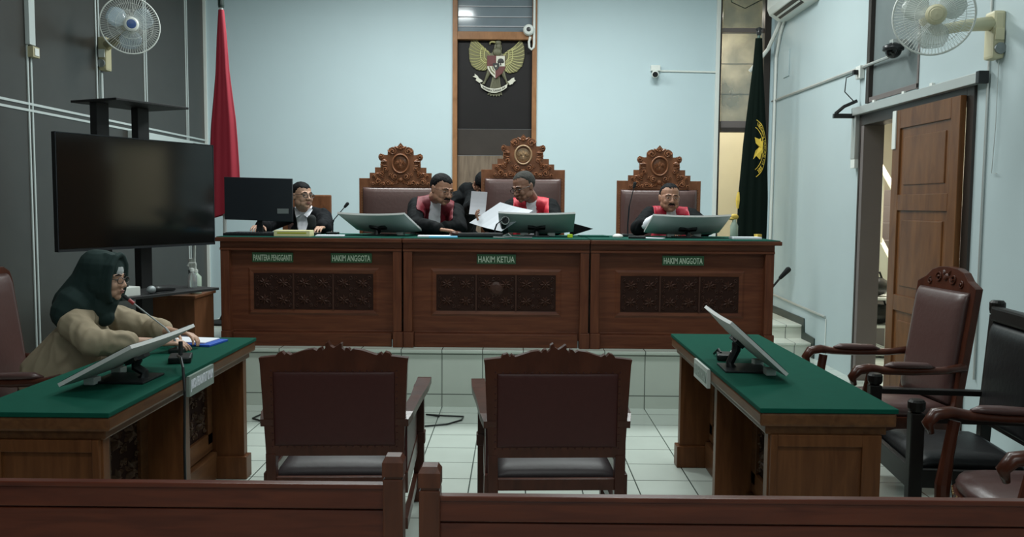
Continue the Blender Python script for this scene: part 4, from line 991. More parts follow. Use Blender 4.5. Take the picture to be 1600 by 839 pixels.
# cameras, conduits, sockets
def conduit(label, pts, r=0.010, mat='silver'):
    mb = MB(); mb.tube(pts, r, 8); return tag(obj('cable_conduit', mb, mat), label, 'conduit')
conduit('straight white conduit running from the small camera to the right on the back wall', [(1.625, YB-0.012, 3.065), (2.30, YB-0.012, 3.055)], 0.011, 'white')
conduit('long grey conduit rising along the right wall to the black dome camera', [(XR-0.012, 10.15, 2.72), (XR-0.012, 7.56, 2.70), (XR-0.03, 6.78, 2.69)], 0.014)
conduit('thin pale conduit low on the right wall beside the stairs', [(XR-0.012, 10.1, 0.50), (XR-0.012, 8.22, 0.455)], 0.012)
conduit('thin vertical conduit dropping to the floor near the doorway', [(XR-0.008, 8.20, 0.44), (XR-0.008, 8.20, 0.02)], 0.005, 'white')
conduit('thin vertical grey conduit on the right wall beside the sliding door', [(XR-0.01, 5.52, 4.2), (XR-0.01, 5.52, 0.4)], 0.008)
conduit('vertical conduit below the left wall fan', [(XL+0.02, 7.63, 2.62), (XL+0.02, 7.63, 2.24)], 0.012, 'batten')
t = thing('bullet_camera', 'small white security camera on the back wall at the end of the conduit', 'camera', (1.60, YB, 3.04))
obj('bracket', MB().box(-0.055, 0.055, -0.05, 0.0, 0.02, 0.085, 0.006), 'white', t)
mb = MB(); mb.lathe([(0.03, 0.0), (0.042, 0.01), (0.042, 0.11), (0.036, 0.125)], (0, -0.02, -0.005), (-0.15, -1, -0.25), 16); obj('camera_body', mb, 'white', t, smooth=True)
mb = MB(); mb.lathe([(0.032, 0.0), (0.03, 0.004)], Vector((0, -0.02, -0.005))+Vector((-0.15, -1, -0.25)).normalized()*0.124, (-0.15, -1, -0.25), 16); obj('lens', mb, 'black', t)
t = thing('round_camera', 'round white camera with black lens on the wooden frame above the eagle', 'camera', (0.125, YB-0.02, 3.515))
mb = MB(); mb.lathe([(0.064, 0.0), (0.066, 0.03), (0.055, 0.06), (0.035, 0.07), (0.0, 0.07)], (0, 0, 0), (0, -1, 0), 24); obj('camera_body', mb, 'white', t)
mb = MB(); mb.lathe([(0.026, 0.065), (0.026, 0.075), (0.0, 0.078)], (0, 0, 0), (0, -1, 0), 20); obj('lens', mb, 'black', t)
conduit('white hooked cable pipe right of the round camera', [(0.19, YB-0.035, 4.25), (0.19, YB-0.035, 3.36), (0.185, YB-0.035, 3.32), (0.16, YB-0.035, 3.295), (0.135, YB-0.035, 3.32), (0.13, YB-0.035, 3.38), (0.145, YB-0.035, 3.44)], 0.014, 'white')
t = thing('dome_camera', 'black dome camera on the grey transom above the doorway', 'camera', (XR-0.10, 6.72, 2.70))
mb = MB(); mb.box(-0.02, 0.10, -0.03, 0.03, 0.03, 0.08, 0.005); obj('bracket', mb, 'silver', t)
mb = MB(); mb.lathe([(0.05, 0.045), (0.076, 0.03), (0.078, 0.0), (0.066, -0.005)][::-1], (0, 0, 0), (0, 0, 1), 24); obj('camera_base', mb, 'black', t, smooth=True)
mb = MB(); mb.ell((0, 0, 0.0), (0.062, 0.062, 0.062), None, 20, 12); obj('dome', mb, 'screen', t, smooth=True)
t = thing('door_magnet', 'white magnetic lock and cable box at top left of the doorway', 'lock', (XR-0.03, 7.58, 2.2))
obj('lock_bar', MB().box(-0.025, 0.025, -0.05, 0.04, -0.28, 0.10, 0.004), 'silver', t)
obj('switch_box', MB().box(-0.02, 0.03, -0.045, 0.045, -0.36, -0.26, 0.004), 'white', t)
obj('closer_arm', MB().box(-0.20, -0.02, -0.02, 0.02, 0.07, 0.11, 0.005), 'black', t)
mb = MB(); mb.tube([(-0.18, 0, 0.11), (-0.11, 0, 0.17), (0.0, 0.0, 0.22)], 0.016, 6); obj('closer_arm', mb, 'black', t)
mb = MB(); mb.tube([(-0.02, 0.02, 0.22), (-0.10, 0.02, 0.30), (-0.09, 0.02, 0.42), (0.0, 0.02, 0.46)], 0.005, 5); obj('cable', mb, 'black', t)
t = thing('plug_socket', 'small white socket with a black plug above the magnetic lock', 'socket', (XR-0.02, 7.56, 2.66))
obj('socket_box', MB().box(-0.02, 0.02, -0.05, 0.05, -0.055, 0.055, 0.005), 'white', t); obj('plug', MB().box(-0.06, -0.02, -0.02, 0.02, -0.02, 0.02, 0.004), 'black', t)
t = thing('wall_switch', 'small beige socket on the batten of the dark left wall', 'socket', (XL, 6.55, 2.61))
obj('socket_box', MB().box(0.0, 0.05, -0.045, 0.045, -0.04, 0.04, 0.005), 'beige', t); obj('socket_face', MB().box(0.05, 0.056, -0.028, 0.028, -0.028, 0.028, 0.003), 'white', t)
tag(obj('cable_trunking', MB().box(XL, XL+0.035, 6.49, 6.57, 2.66, 4.29, 0.003), 'batten'), 'pale vertical cable trunking above the socket on the left wall', 'trunking')
tag(obj('wall_plate', MB().box(XR-0.012, XR, 9.58, 9.78, 2.93, 3.22, 0.003), 'wall_side'), 'blank pale cover plate on the right wall below the air conditioner', 'plate')
t = thing('wall_box', 'low white electrical box on the left wall behind the television', 'box', (XL, 8.9, 2.12))
obj('box_case', MB().box(0, 0.06, -0.75, 0.75, -0.06, 0.05, 0.006), 'batten', t)
mb = MB(); mb.tube([(-3.3, YB-0.02, 4.28), (-3.0, YB-0.02, 3.93), (-2.75, YB-0.02, 3.86), (-2.45, YB-0.02, 3.9), (-2.25, YB-0.02, 4.05), (-2.2, YB-0.02, 3.9)], 0.006, 6); tag(obj('loose_cable', mb, 'dark_green'), 'loose dark cable sagging across the top of the back wall', 'cable')
mb = MB(); mb.tube([(2.44, YB-0.03, 4.1), (2.46, YB-0.03, 3.85), (2.62, YB-0.03, 3.78), (2.85, YB-0.04, 3.9), (2.93, YB-0.04, 4.2)], 0.006, 6); tag(obj('loose_cable', mb, 'dark_green'), 'loose dark cable looping beside the air conditioner', 'cable')
# staircase seen through the doorway
t = thing('staircase', 'pale staircase with railing seen through the right doorway', 'stairs', (4.6, 9.6, 0))
mb = MB()
for k in range(9): mb.box(-0.6, 0.6, 0.25*k-1.3, 2.4, 0.19*k, 0.19*(k+1), 0.004)
obj('steps', mb, 'jamb', t)
mb = MB(); mb.prism([(-1.45, 0.0), (-1.2, 0.0), (1.4, 2.0), (1.4, 2.35), (-1.45, 0.25)], yz(-0.62, -1), 0, 0.05); obj('stringer', mb, 'cream', t)
mb = MB(); mb.tube([(-0.66, -1.4, 1.05), (-0.66, 1.4, 3.1)], 0.03, 8)
for k in range(8): mb.tube([(-0.66, -1.3+k*0.35, 0.2+k*0.26), (-0.66, -1.3+k*0.35, 1.1+k*0.26)], 0.014, 6)
obj('railing', mb, 'cream', t)
t = thing('shoe_rack', 'small pale rack with dark bags behind the doorway', 'rack', (3.66, 8.75, 0))
mb = MB()
for z in (0.02, 0.30, 0.58): mb.box(-0.2, 0.2, -0.18, 0.18, z, z+0.025, 0.003)
for x in (-0.20, 0.18): mb.box(x, x+0.02, -0.18, 0.18, 0, 0.62, 0.002)
obj('shelf', mb, 'white', t)
for i, (z, dx) in enumerate(((0.605, -0.02), (0.325, 0.03))):
    mb = MB(); mb.ell((3.66+dx, 8.75, z+0.10), (0.15, 0.12, 0.10)); mb.tube([(3.58+dx, 8.75, z+0.16), (3.61+dx, 8.75, z+0.24), (3.71+dx, 8.75, z+0.24), (3.74+dx, 8.75, z+0.16)], 0.012, 6)
    tag(obj('dark_bag', mb, 'black', None, None, smooth=True), ('dark bag on the top of the rack behind the doorway', 'dark bag on the lower shelf of the rack behind the doorway')[i], 'bag')

# ================================================================== FLAGS
def flag(label, X, Y, z0, ztop, zflag0, wfn, mat, seed, finial, cx=lambda t: 0.0, pole_mat='pole', zbot=lambda th: 0.0, tilt=0.0):
    t = thing('flag_stand', label, 'flag', (X, Y, z0))
    mb = MB(); mb.tube([(0, 0, 0.03), (tilt, 0, ztop-z0)], 0.016, 10); obj('pole', mb, pole_mat, t)
    mb = MB(); mb.lathe([(0.17, 0), (0.17, 0.02), (0.06, 0.04), (0.03, 0.10), (0.0, 0.10)], n=24); obj('base', mb, 'black_wood', t)
    mb = MB()
    if finial == 'knob': mb.lathe([(0.024, -0.05), (0.027, -0.03), (0.027, 0.03), (0.018, 0.045), (0.0, 0.05)], (tilt, 0, ztop-z0), n=14)
    else:
        mb.lathe([(0.022, -0.05), (0.026, -0.02), (0.018, 0.01), (0.02, 0.03), (0.0, 0.04)], (tilt, 0, ztop-z0), n=14)
        mb.tube([(tilt-0.035, 0, ztop-z0+0.02), (tilt-0.01, 0, ztop-z0), (tilt+0.03, 0, ztop-z0+0.02)], [0.008, 0.02, 0.01], 8)
    obj('finial', mb, 'dark_green' if finial == 'knob' else 'black', t)
    H = zflag0-z0; rnd = random.Random(seed); ph = [rnd.uniform(0, 6.28) for _ in range(4)]
    def P(u, v):
        th = 2*PI*u; wdt = wfn(v)
        rip = 1+0.10*min(1, v*3)*math.sin(7*th+ph[0])+0.07*min(1, v*3)*math.sin(11*th+ph[1]+v*2)
        x = wdt*math.cos(th)*(1+0.03*math.sin(9*v+ph[2])*v)
        y = (0.018+0.30*wdt)*math.sin(th)*rip+0.012*math.sin(5*th+ph[3])*v
        zb = zbot(math.cos(th))
        z = H*(1-v)+zb*v
        return Vector((x+cx(v)+tilt*z/(ztop-z0), y, z))
    mb = MB(); mb.grid(P, 72, 34, cu=True)
    f = obj('cloth', mb, mat, t, smooth=True)
    return t, f, P
def lerp_tab(tab):
    def fn(v):
        for (a, x), (b, y) in zip(tab, tab[1:]):
            if v <= b: return x+(y-x)*(v-a)/(b-a)
        return tab[-1][1]
    return fn
flag('tall red flag hanging on a pole behind the television at left', -2.565, 7.6, 0.43, 3.23, 3.16,
     lerp_tab([(0, 0.024), (0.12, 0.042), (0.3, 0.062), (0.55, 0.110), (0.8, 0.135), (1, 0.150)]), 'red', 3, 'knob', cx=lerp_tab([(0, -0.0), (1, 0.005)]), pole_mat='pole_w',
     zbot=lambda c: 0.97+0.05*c)
gt, gf, GP = flag('dark green flag with gold round emblem beside the right doorway of the back wall', 2.50, 9.12, 0.286, 3.32, 3.24,
     lerp_tab([(0, 0.035), (0.12, 0.050), (0.3, 0.085), (0.5, 0.125), (0.75, 0.150), (1, 0.155)]), 'gflag', 8, 'spear', cx=lerp_tab([(0, 0.0), (1, -0.02)]), zbot=lambda c: 0.78)
# gold print on the front of the green flag: right half of a ring, lettering and a bird shape
def on_flag(a, b, d):
    """a,b in metres from the emblem centre; follows the cloth's front"""
    z = 1.80+b+1.5-1.5; H = 3.24-0.286
    v = (H-((2.10+b)-0.286))/(H-0.78); v = min(1, max(0, v))
    wd = lerp_tab([(0, 0.035), (0.12, 0.050), (0.3, 0.085), (0.5, 0.125), (0.75, 0.150), (1, 0.155)])(v)
    c = max(-0.97, min(0.97, a/wd)); u = 1-math.acos(c)/(2*PI)
    p = GP(u, v); return p+Vector((0, -0.004-d, 0))
for r0, nm in ((0.305, 'ring'), (0.225, 'ring')):
    mb = MB(); N = 40
    P = []
    for i in range(N+1):
        th = math.radians(78-150*i/N); P.append([on_flag(-0.04+0.5*(r0+q)*math.cos(th), (r0+q)*math.sin(th), 0.0) for q in (-0.004, 0.004)])
    mb.sheet(P, 0.0015); obj('gold_ring', mb, 'gold', gf)
mb = MB()
def arcmap(a, b, d):
    th = math.radians(4)-a; r = 0.265+b; return on_flag(-0.04+0.5*r*math.cos(th), r*math.sin(th), d)
text_into(mb, 'NEGERI JAKARTA SEL', 2.35, 0.055, arcmap, 0.001); obj('lettering', mb, 'gold', gf)
mb = MB(); mb.prism([(-0.03, 0.12), (0.02, 0.10), (0.06, 0.13), (0.055, 0.0), (0.075, -0.08), (0.03, -0.11), (-0.01, -0.07), (-0.04, -0.11), (-0.02, -0.02), (0.02, 0.02), (-0.02, 0.06)], lambda a, b, d: on_flag(a+0.01, b, d), 0, 0.001); obj('bird_print', mb, 'gold', gf)
mb = MB(); mb.tube([Vector(GP(0.52+0.0*i, 0.73+0.02*i)) + Vector((-0.006, -0.012, 0)) for i in range(5)], [0.01, 0.02, 0.025, 0.02, 0.012], 6); obj('gold_fringe', mb, 'fringe', gf)
mb = MB(); mb.tube([Vector(GP(0.97, 0.965))+Vector((0, -0.02, 0)), Vector(GP(0.99, 0.995))+Vector((0.01, -0.02, -0.01))], [0.012, 0.03], 6); obj('gold_fringe', mb, 'fringe', gf)

# ================================================================== TELEVISION ON ITS STAND
A_ = Vector((-2.645, 4.97, 0)); B_ = Vector((-2.125, 6.08, 0)); dT = (B_-A_).normalized(); ang = math.atan2(dT.y, dT.x); cT = (A_+B_)/2; LT = (B_-A_).length
t = thing('television', 'large black flat television with a blank screen on a black stand', 'television', (cT.x, cT.y, 1.205), ang)
mb = MB(); mb.box(-LT/2, LT/2, 0.0, 0.03, 0, 0.695, 0.004); mb.box(-LT/2+0.25, LT/2-0.25, 0.03, 0.06, 0.08, 0.45, 0.01); obj('casing', mb, 'black_m', t)
obj('screen', MB().box(-LT/2+0.008, LT/2-0.008, -0.003, 0.001, 0.018, 0.687), 'screen', t)
mb = MB(); mb.box(-LT/2, LT/2, -0.004, 0.0, 0.0, 0.010); mb.box(-LT/2, LT/2, -0.004, 0.0, 0.690, 0.695); mb.box(-LT/2, -LT/2+0.005, -0.004, 0, 0, 0.695); mb.box(LT/2-0.005, LT/2, -0.004, 0, 0, 0.695); obj('bezel', mb, 'dark_mon', t)
t = thing('television_stand', 'black metal television stand with two columns, top plate and shelf', 'stand', (cT.x, cT.y, 0), ang)
for x in (-0.19, 0.12):
    obj('column', MB().box(x-0.045, x+0.045, 0.115, 0.175, 0.05, 2.11, 0.003), 'black_m', t)
obj('top_shelf', MB().box(-0.27, 0.30, -0.10, 0.30, 2.11, 2.125, 0.003), 'black_m', t)
obj('bracket_plate', MB().box(-0.3, 0.25, 0.06, 0.115, 1.35, 1.70, 0.003), 'black_m', t)
obj('tray_shelf', MB().box(-0.42, 0.38, -0.26, 0.20, 0.915, 0.932, 0.003), 'black_m', t)
for x in (-0.19, 0.12):
    obj('foot', MB().box(x-0.04, x+0.04, -0.25, 0.40, 0.0, 0.05, 0.004), 'black_m', t)
R2 = Matrix.Rotation(ang, 3, 'Z')
def on_tray(x, y, z=0.932): p = R2 @ Vector((x, y, 0)); return (cT.x+p.x, cT.y+p.y, z)
t = thing('audio_device', 'small white box shaped device on the tray of the television stand', 'device', on_tray(-0.32, -0.15), ang)
obj('device_case', MB().box(-0.09, 0.09, -0.07, 0.07, 0.0, 0.055, 0.004), 'white', t); obj('device_top', MB().box(-0.03, 0.04, -0.03, 0.03, 0.055, 0.068, 0.004), 'black', t)
t = thing('microphone', 'black handheld microphone with grey mesh head lying on the tray', 'microphone', on_tray(-0.08, -0.20, 0.957), ang)
mb = MB(); mb.ell((-0.05, 0, 0), (0.032, 0.025, 0.025)); obj('mesh_head', mb, 'mesh_grey', t, smooth=True)
mb = MB(); mb.tube([(-0.03, 0, 0), (0.0, 0, 0), (0.13, 0, -0.01)], [0.023, 0.018, 0.012], 12); obj('handle', mb, 'black', t, smooth=True)
t = thing('hand_sanitizer_bottle', 'small clear plastic bottle standing on the tray of the television stand', 'bottle', on_tray(0.30, -0.10), ang)
mb = MB(); mb.lathe([(0.030, 0), (0.032, 0.01), (0.032, 0.075), (0.014, 0.10), (0.012, 0.108)], n=18); obj('bottle_body', mb, 'bottle', t, smooth=True); mb = MB(); mb.lathe([(0.015, 0.106), (0.015, 0.128), (0.0, 0.13)], n=14); obj('cap', mb, 'white', t)
# side cabinet and things on it
t = thing('side_cabinet', 'plain brown wooden cabinet standing left of the judges bench', 'cabinet', (-2.36, 6.08, 0))
obj('cabinet_body', MB().box(-0.20, 0.15, -0.18, 0.20, 0.0, 0.84, 0.003), 'cabinet', t); obj('cabinet_top', MB().box(-0.22, 0.165, -0.20, 0.21, 0.84, 0.86, 0.004), 'cabinet', t)
t = thing('pump_bottle', 'pump bottle of sanitizer on the brown cabinet beside the judges bench', 'bottle', (-2.245, 6.03, 0.86))
mb = MB(); mb.lathe([(0.036, 0), (0.038, 0.01), (0.038, 0.12), (0.018, 0.14), (0.014, 0.15)], n=18); obj('bottle_body', mb, 'gel', t, smooth=True)
mb = MB(); mb.lathe([(0.016, 0.15), (0.016, 0.17), (0.006, 0.172), (0.006, 0.21)], n=12); mb.tube([(0, 0, 0.20), (0.0, 0, 0.215), (-0.045, 0, 0.212), (-0.055, 0, 0.195)], 0.008, 8); obj('pump', mb, 'white', t)
t = thing('paper_cup', 'white beaker with pale sticks behind the pump bottle', 'cup', (-2.30, 6.14, 0.86))
mb = MB(); mb.lathe([(0.03, 0), (0.036, 0.16), (0.034, 0.16), (0.028, 0.01)], n=16); obj('cup_body', mb, 'dark_green', t)
mb = MB(); mb.tube([(0, 0, 0.03), (0.01, 0, 0.35)], 0.010, 6); mb.tube([(-0.01, 0.01, 0.03), (-0.02, 0, 0.24)], 0.014, 6); obj('stick', mb, 'white', t)
t = thing('socket_strip', 'white power sockets with plugs low beside the stand column', 'socket', (-2.62, 6.22, 0.55))
obj('socket_box', MB().box(-0.05, 0.05, -0.03, 0.03, 0.0, 0.13, 0.005), 'white', t); obj('adapter', MB().box(-0.03, 0.04, -0.06, -0.03, -0.14, 0.02, 0.008), 'white', t)
obj('wall_fixing', MB().box(-0.04, 0.04, 0.03, 0.098, 0.02, 0.10, 0.003), 'white', t)

# ================================================================== MONITORS
def low_monitor(label, loc, rz, w_=0.60, h=0.36, tilt=64, webcam=False, sag=0.022):
    t = thing('curved_monitor', label, 'monitor', loc, rz, 'white curved monitors lying back on their stands')
    c, s = math.cos(math.radians(tilt)), math.sin(math.radians(tilt))
    U = Vector((0, -s, c)); Nf = Vector((0, c, s))       # up the panel, screen normal
    def P(u, v, front):
        x = (u-0.5)*w_; e = abs(2*u-1)
        d = sag*(e*e)
        if not front: d -= 0.015+(0.028 if sag > 0.01 else 0.014)*(1-abs(2*u-1)**4)*(1-abs(2*v-0.9)**3 if abs(2*v-0.9) < 1 else 0)
        return Vector((x, 0, 0.028))+U*(v*h)+Nf*(d+0.012)
    mb = MB(); A = [[mb.v(P(i/16, j/8, True)) for j in range(9)] for i in range(17)]; B = [[mb.v(P(i/16, j/8, False)) for j in range(9)] for i in range(17)]
    for i in range(16):
        for j in range(8): mb.f([A[i][j], A[i+1][j], A[i+1][j+1], A[i][j+1]]); mb.f([B[i][j], B[i][j+1], B[i+1][j+1], B[i+1][j]])
        for j, fl in ((0, 1), (8, 0)):
            q = [A[i][j], B[i][j], B[i+1][j], A[i+1][j]]; mb.f(q if fl else q[::-1])
    for j in range(8):
        for i, fl in ((0, 0), (16, 1)):
            q = [A[i][j], B[i][j], B[i][j+1], A[i][j+1]]; mb.f(q if fl else q[::-1])
    bmesh.ops.recalc_face_normals(mb.bm, faces=mb.bm.faces[:])
    o = obj('monitor_shell', mb, 'monback', t); sm(o, 35)
    mb = MB(); mb.sheet([[P(0.02+0.96*i/16, 0.03+0.94*j, True)+Nf*0.001 for j in (0, 0.5, 1)] for i in range(17)], 0.002); obj('screen', mb, 'screen', t)
    # mount, arm, base
    ctr = P(0.5, 0.52, False)
    mb = MB(); b = -Nf
    def q(a, e, d): return ctr+Vector((1, 0, 0))*a+U*e+b*d
    mb.prism([(-0.07, -0.02), (-0.07, 0.025), (-0.03, 0.02), (0.0, 0.005), (0.03, 0.02), (0.07, 0.025), (0.07, -0.02), (0.03, -0.028), (-0.03, -0.028)], q, -0.004, 0.016, 0.003)
    obj('mount_plate', mb, 'black', t)
    mb = MB(); mb.tube([q(0, 0, 0.01), q(0, -0.02, 0.035), Vector((0, ctr.y-0.035, 0.03)), Vector((0, ctr.y-0.03, 0.008))], [0.022, 0.02, 0.018, 0.024], 10); sa = obj('stand_arm', mb, 'black', t)
    mb = MB(); mb.lathe([(0.010, 0), (0.010, 0.010), (0, 0.012)], q(0, -0.015, 0.050), b, 12); obj('arm_screw', mb, 'silver', sa)
    obj('stand_base', MB().box(-0.10, 0.10, ctr.y-0.075, -0.01, 0.0, 0.010, 0.003), 'black', t)
    for x in (-0.10, 0.12): obj('rubber_foot', MB().box(x-0.03, x+0.03, -0.045, 0.0, 0.0, 0.03, 0.006), 'white', t)
    if webcam:
        mb = MB(); cc = P(0.09, 0.72, False)+b*0.0
        mb.lathe([(0.030, 0.0), (0.034, 0.01), (0.034, 0.05), (0.030, 0.06), (0.0, 0.062)], cc, (0, -1, 0), 20); wc = obj('webcam', mb, 'black', t)
        mb = MB(); mb.tube([cc+Vector((0.030*math.cos(i*PI/10), -0.062, 0.030*math.sin(i*PI/10))) for i in range(20)], 0.004, 6, closed=True); obj('webcam_ring', mb, 'silver', wc)
        mb = MB(); mb.tube([cc+Vector((-0.02, 0, -0.02)), cc+Vector((0.0, 0.03, -0.10))], 0.025, 8); obj('webcam_clip', mb, 'black', wc)
    return t
DT = 1.25
low_monitor('curved white monitor tilted back on the left cabinet of the judges bench', (-1.03, 6.98, DT), math.radians(-20), 0.59, h=0.33, tilt=66, sag=0.012)
low_monitor('curved white monitor with a webcam clipped on, in front of the central judge', (0.165, 7.03, DT), math.radians(-1), h=0.34, tilt=64, sag=0.012, webcam=True)
low_monitor('curved white monitor tilted back in front of the judge at right', (1.345, 7.03, DT), math.radians(5), 0.62, h=0.33, tilt=65, sag=0.012)
low_monitor('curved white monitor lying back on the left table, in front of the woman', (-1.739, 3.565, 0.760), math.radians(88.2), h=0.325, tilt=62, sag=0.004)
low_monitor('curved white monitor lying back on the right green table', (1.153, 3.902, 0.760), math.radians(267.9), h=0.325, tilt=48, sag=0.004)
t = thing('desktop_monitor', 'black monitor turned away, in front of the clerk at left', 'monitor', (-2.075, 6.95, DT), math.radians(2))
mb = MB(); mb.prism([(-0.265, 0.115), (0.275, 0.10), (0.275, 0.445), (-0.265, 0.455)], xz(0.0), -0.025, 0.01, 0.004); obj('monitor_shell', mb, 'dark_mon', t)
obj('screen', MB().box(-0.255, 0.265, 0.025, 0.027, 0.13, 0.435), 'screen', t); obj('badge', MB().box(0.155, 0.245, -0.013, -0.009, 0.165, 0.205, 0.001), 'grey_plate', t)
mb = MB(); mb.prism([(-0.03, 0.0), (0.03, 0.0), (0.02, 0.2), (-0.005, 0.2)], xz(0.0), -0.05, -0.028, 0.003); obj('stand_neck', mb, 'black', t)
obj('stand_base', MB().box(-0.20, 0.16, -0.05, 0.13, 0.0, 0.016, 0.004), 'black', t)

# ================================================================== SMALL THINGS ON THE DESKS
def goose(label, base, pts, head_r=0.014, base_r=0.045, ring=None, cat='microphone'):
    t = thing('gooseneck_microphone', label, cat, base)
    mb = MB(); mb.box(-base_r, base_r, -base_r*1.2, base_r*1.2, 0, 0.022, 0.008); obj('base', mb, 'black', t)
    P = [Vector((0, 0, 0.02))]+[Vector(p) for p in pts]
    mb = MB(); mb.tube(P[:3], 0.006, 8); mb.tube(P[1:], 0.0038, 8); obj('neck', mb, 'dark_mon' if ring is None else 'grey_plate', t)
    d = (P[-1]-P[-2]).normalized()
    mb = MB(); mb.caps(P[-1], head_r*0.8, P[-1]+d*0.03, head_r); obj('microphone_head', mb, 'foam', t, smooth=True)
    if ring: mb = MB(); mb.tube([P[-1]-d*0.03, P[-1]+d*0.002], 0.009, 10); obj('light_ring', mb, ring, t)
    return t
goose('thin gooseneck microphone left of the left curved monitor on the judges bench', (-1.47, 6.92, DT), [(0.0, 0, 0.09), (0.01, 0, 0.12), (0.10, 0.0, 0.225)])
goose('thin gooseneck microphone with upright neck before the judge at right', (0.905, 7.02, DT), [(0.0, 0, 0.10), (0.01, 0.0, 0.25), (0.045, 0.0, 0.40)])
goose('short gooseneck microphone on the judges bench beside the large sheets', (-0.165, 6.72, DT), [(0.0, 0, 0.06), (0.015, 0, 0.10), (0.06, 0.0, 0.135)], 0.006)
goose('gooseneck microphone with red ring on the left table pointing at the woman', (-1.665, 4.22, 0.760), [(-0.02, 0.0, 0.07), (-0.06, 0, 0.12), (-0.245, 0.02, 0.255)], 0.010, 0.035, 'mic_red')
t = thing('microphone_stand', 'black microphone stand rising behind the right end of the judges bench', 'microphone', (2.07, 7.1, 0))
mb = MB(); mb.lathe([(0.14, 0), (0.14, 0.015), (0.02, 0.03), (0.0, 0.03)], n=20); obj('base', mb, 'black', t)
mb = MB(); mb.tube([(0, 0, 0.02), (0, 0, 0.72), (0.03, 0, 0.82), (0.11, 0, 0.92)], 0.009, 8); obj('pole', mb, 'black', t)
mb = MB(); mb.caps((0.11, 0, 0.92), 0.016, (0.17, 0, 0.985), 0.024); obj('microphone_head', mb, 'foam', t, smooth=True)
t = thing('foam_microphone', 'large black foam covered microphone in front of the clerk', 'microphone', (-1.60, 6.78, DT))
mb = MB(); mb.box(-0.06, 0.06, -0.05, 0.05, 0, 0.02, 0.006); obj('base', mb, 'black', t)
mb = MB(); mb.tube([(0, 0, 0.02), (0, 0, 0.06)], 0.015, 10); obj('neck', mb, 'black', t)
mb = MB(); mb.caps((0, 0, 0.075), 0.030, (-0.005, 0, 0.125), 0.036, 16); obj('foam_cover', mb, 'foam', t, smooth=True)
t = thing('card_box', 'flat pale yellow printed box on the bench edge before the clerk', 'box', (-1.685, 6.55, DT))
obj('box_case', MB().box(-0.135, 0.135, -0.07, 0.07, 0, 0.045, 0.003), 'yellow', t); obj('printed_band', MB().box(-0.11, 0.11, -0.0712, -0.069, 0.020, 0.032), 'yel_line', t)
t = thing('keyboard', 'low black keyboard at left end of the judges bench', 'keyboard', (-2.02, 6.6, DT))
obj('keyboard_case', MB().box(-0.20, 0.20, -0.07, 0.07, 0, 0.02, 0.004), 'black', t)
mb = MB()
for i in range(13):
    for j in range(4): mb.box(-0.185+i*0.029, -0.161+i*0.029, -0.055+j*0.029, -0.031+j*0.029, 0.02, 0.025)
obj('keys', mb, 'dark_mon', t)
def slab(nm, label, cat, c, sx, sy, sz, rz, mat, bev=0.002):
    o = obj(nm, MB().box(-sx/2, sx/2, -sy/2, sy/2, 0, sz, bev), mat); o.location = c; o.rotation_euler = (0, 0, rz); return tag(o, label, cat)
slab('paper_sheet', 'white sheet lying under the gooseneck microphone left of the left curved monitor', 'paper', (-1.42, 6.60, DT), 0.21, 0.13, 0.010, 0.1, 'paper')
slab('paper_sheet', 'white sheets on the bench under the hand of the judge in maroon', 'paper', (-0.60, 6.62, DT), 0.30, 0.15, 0.012, 0.05, 'paper')
slab('blue_card', 'light blue card on the front edge of the middle cabinet', 'card', (-0.545, 6.47, DT), 0.21, 0.09, 0.012, 0.03, 'lblue')
t = thing('leather_case', 'long dark leather case with a clasp below the large white sheets', 'case', (-0.30, 6.60, DT), 0.04)
obj('case_body', MB().box(-0.19, 0.20, -0.04, 0.05, 0, 0.035, 0.010), 'black', t); mb = MB(); mb.ell((-0.16, -0.0, 0.026), (0.05, 0.045, 0.022)); obj('clasp', mb, 'chair_wood', t, smooth=True)
mb = MB(); mb.tube([(-0.17, 6.50, 1.256), (-0.09, 6.47, 1.256), (-0.03, 6.50, 1.258), (-0.06, 6.60, 1.28), (-0.10, 6.56, 1.262), (0.02, 6.50, 1.256), (0.12, 6.48, 1.256)], 0.005, 6); tag(obj('cable', mb, 'grey_plate'), 'tangled grey cable on the bench below the central monitor', 'cable')
t = thing('black_folder', 'black wedge folder standing right of the central monitor', 'folder', (0.50, 7.08, DT))
mb = MB(); mb.prism([(-0.06, 0.0), (0.13, 0.06), (-0.02, 0.10), (-0.06, 0.11)], xz(0), -0.03, 0.03, 0.003); obj('cover', mb, 'robe', t)
slab('marker_pen', 'small neon yellow marker on the bench right of the central monitor', 'marker', (0.415, 6.66, DT), 0.035, 0.03, 0.028, 0.4, 'neon', 0.005)
slab('green_cover_fold', 'folded green cloth edge lying between the central and right monitors', 'cloth', (0.62, 6.95, DT), 0.22, 0.20, 0.010, 0.1, 'felt_d')
t = thing('computer_mouse', 'white computer mouse on the green cloth left of the right monitor', 'mouse', (0.80, 6.80, DT))
mb = MB(); mb.ell((0, 0, 0.008), (0.042, 0.055, 0.022)); obj('mouse_body', mb, 'white', t, smooth=True)
slab('tablet_stand', 'black flat device beside the white mouse on the bench', 'device', (0.925, 6.62, DT), 0.13, 0.09, 0.020, -0.1, 'black', 0.006)
slab('paper_sheet', 'white sheet beside the right curved monitor near the black device', 'paper', (1.06, 6.66, DT), 0.16, 0.10, 0.006, -0.4, 'paper')
slab('paper_stack', 'long white papers with a yellow tab at right end of the bench', 'paper', (1.78, 6.72, DT), 0.22, 0.14, 0.016, 0.0, 'paper')
slab('yellow_tab', 'yellow cloth tab at the end of the long white papers', 'tab', (1.90, 6.80, DT), 0.04, 0.05, 0.035, 0.3, 'fringe')
t = thing('drinking_bottle', 'pale bottle with a flower top between the right monitor and the green flag', 'bottle', (1.80, 7.15, DT))
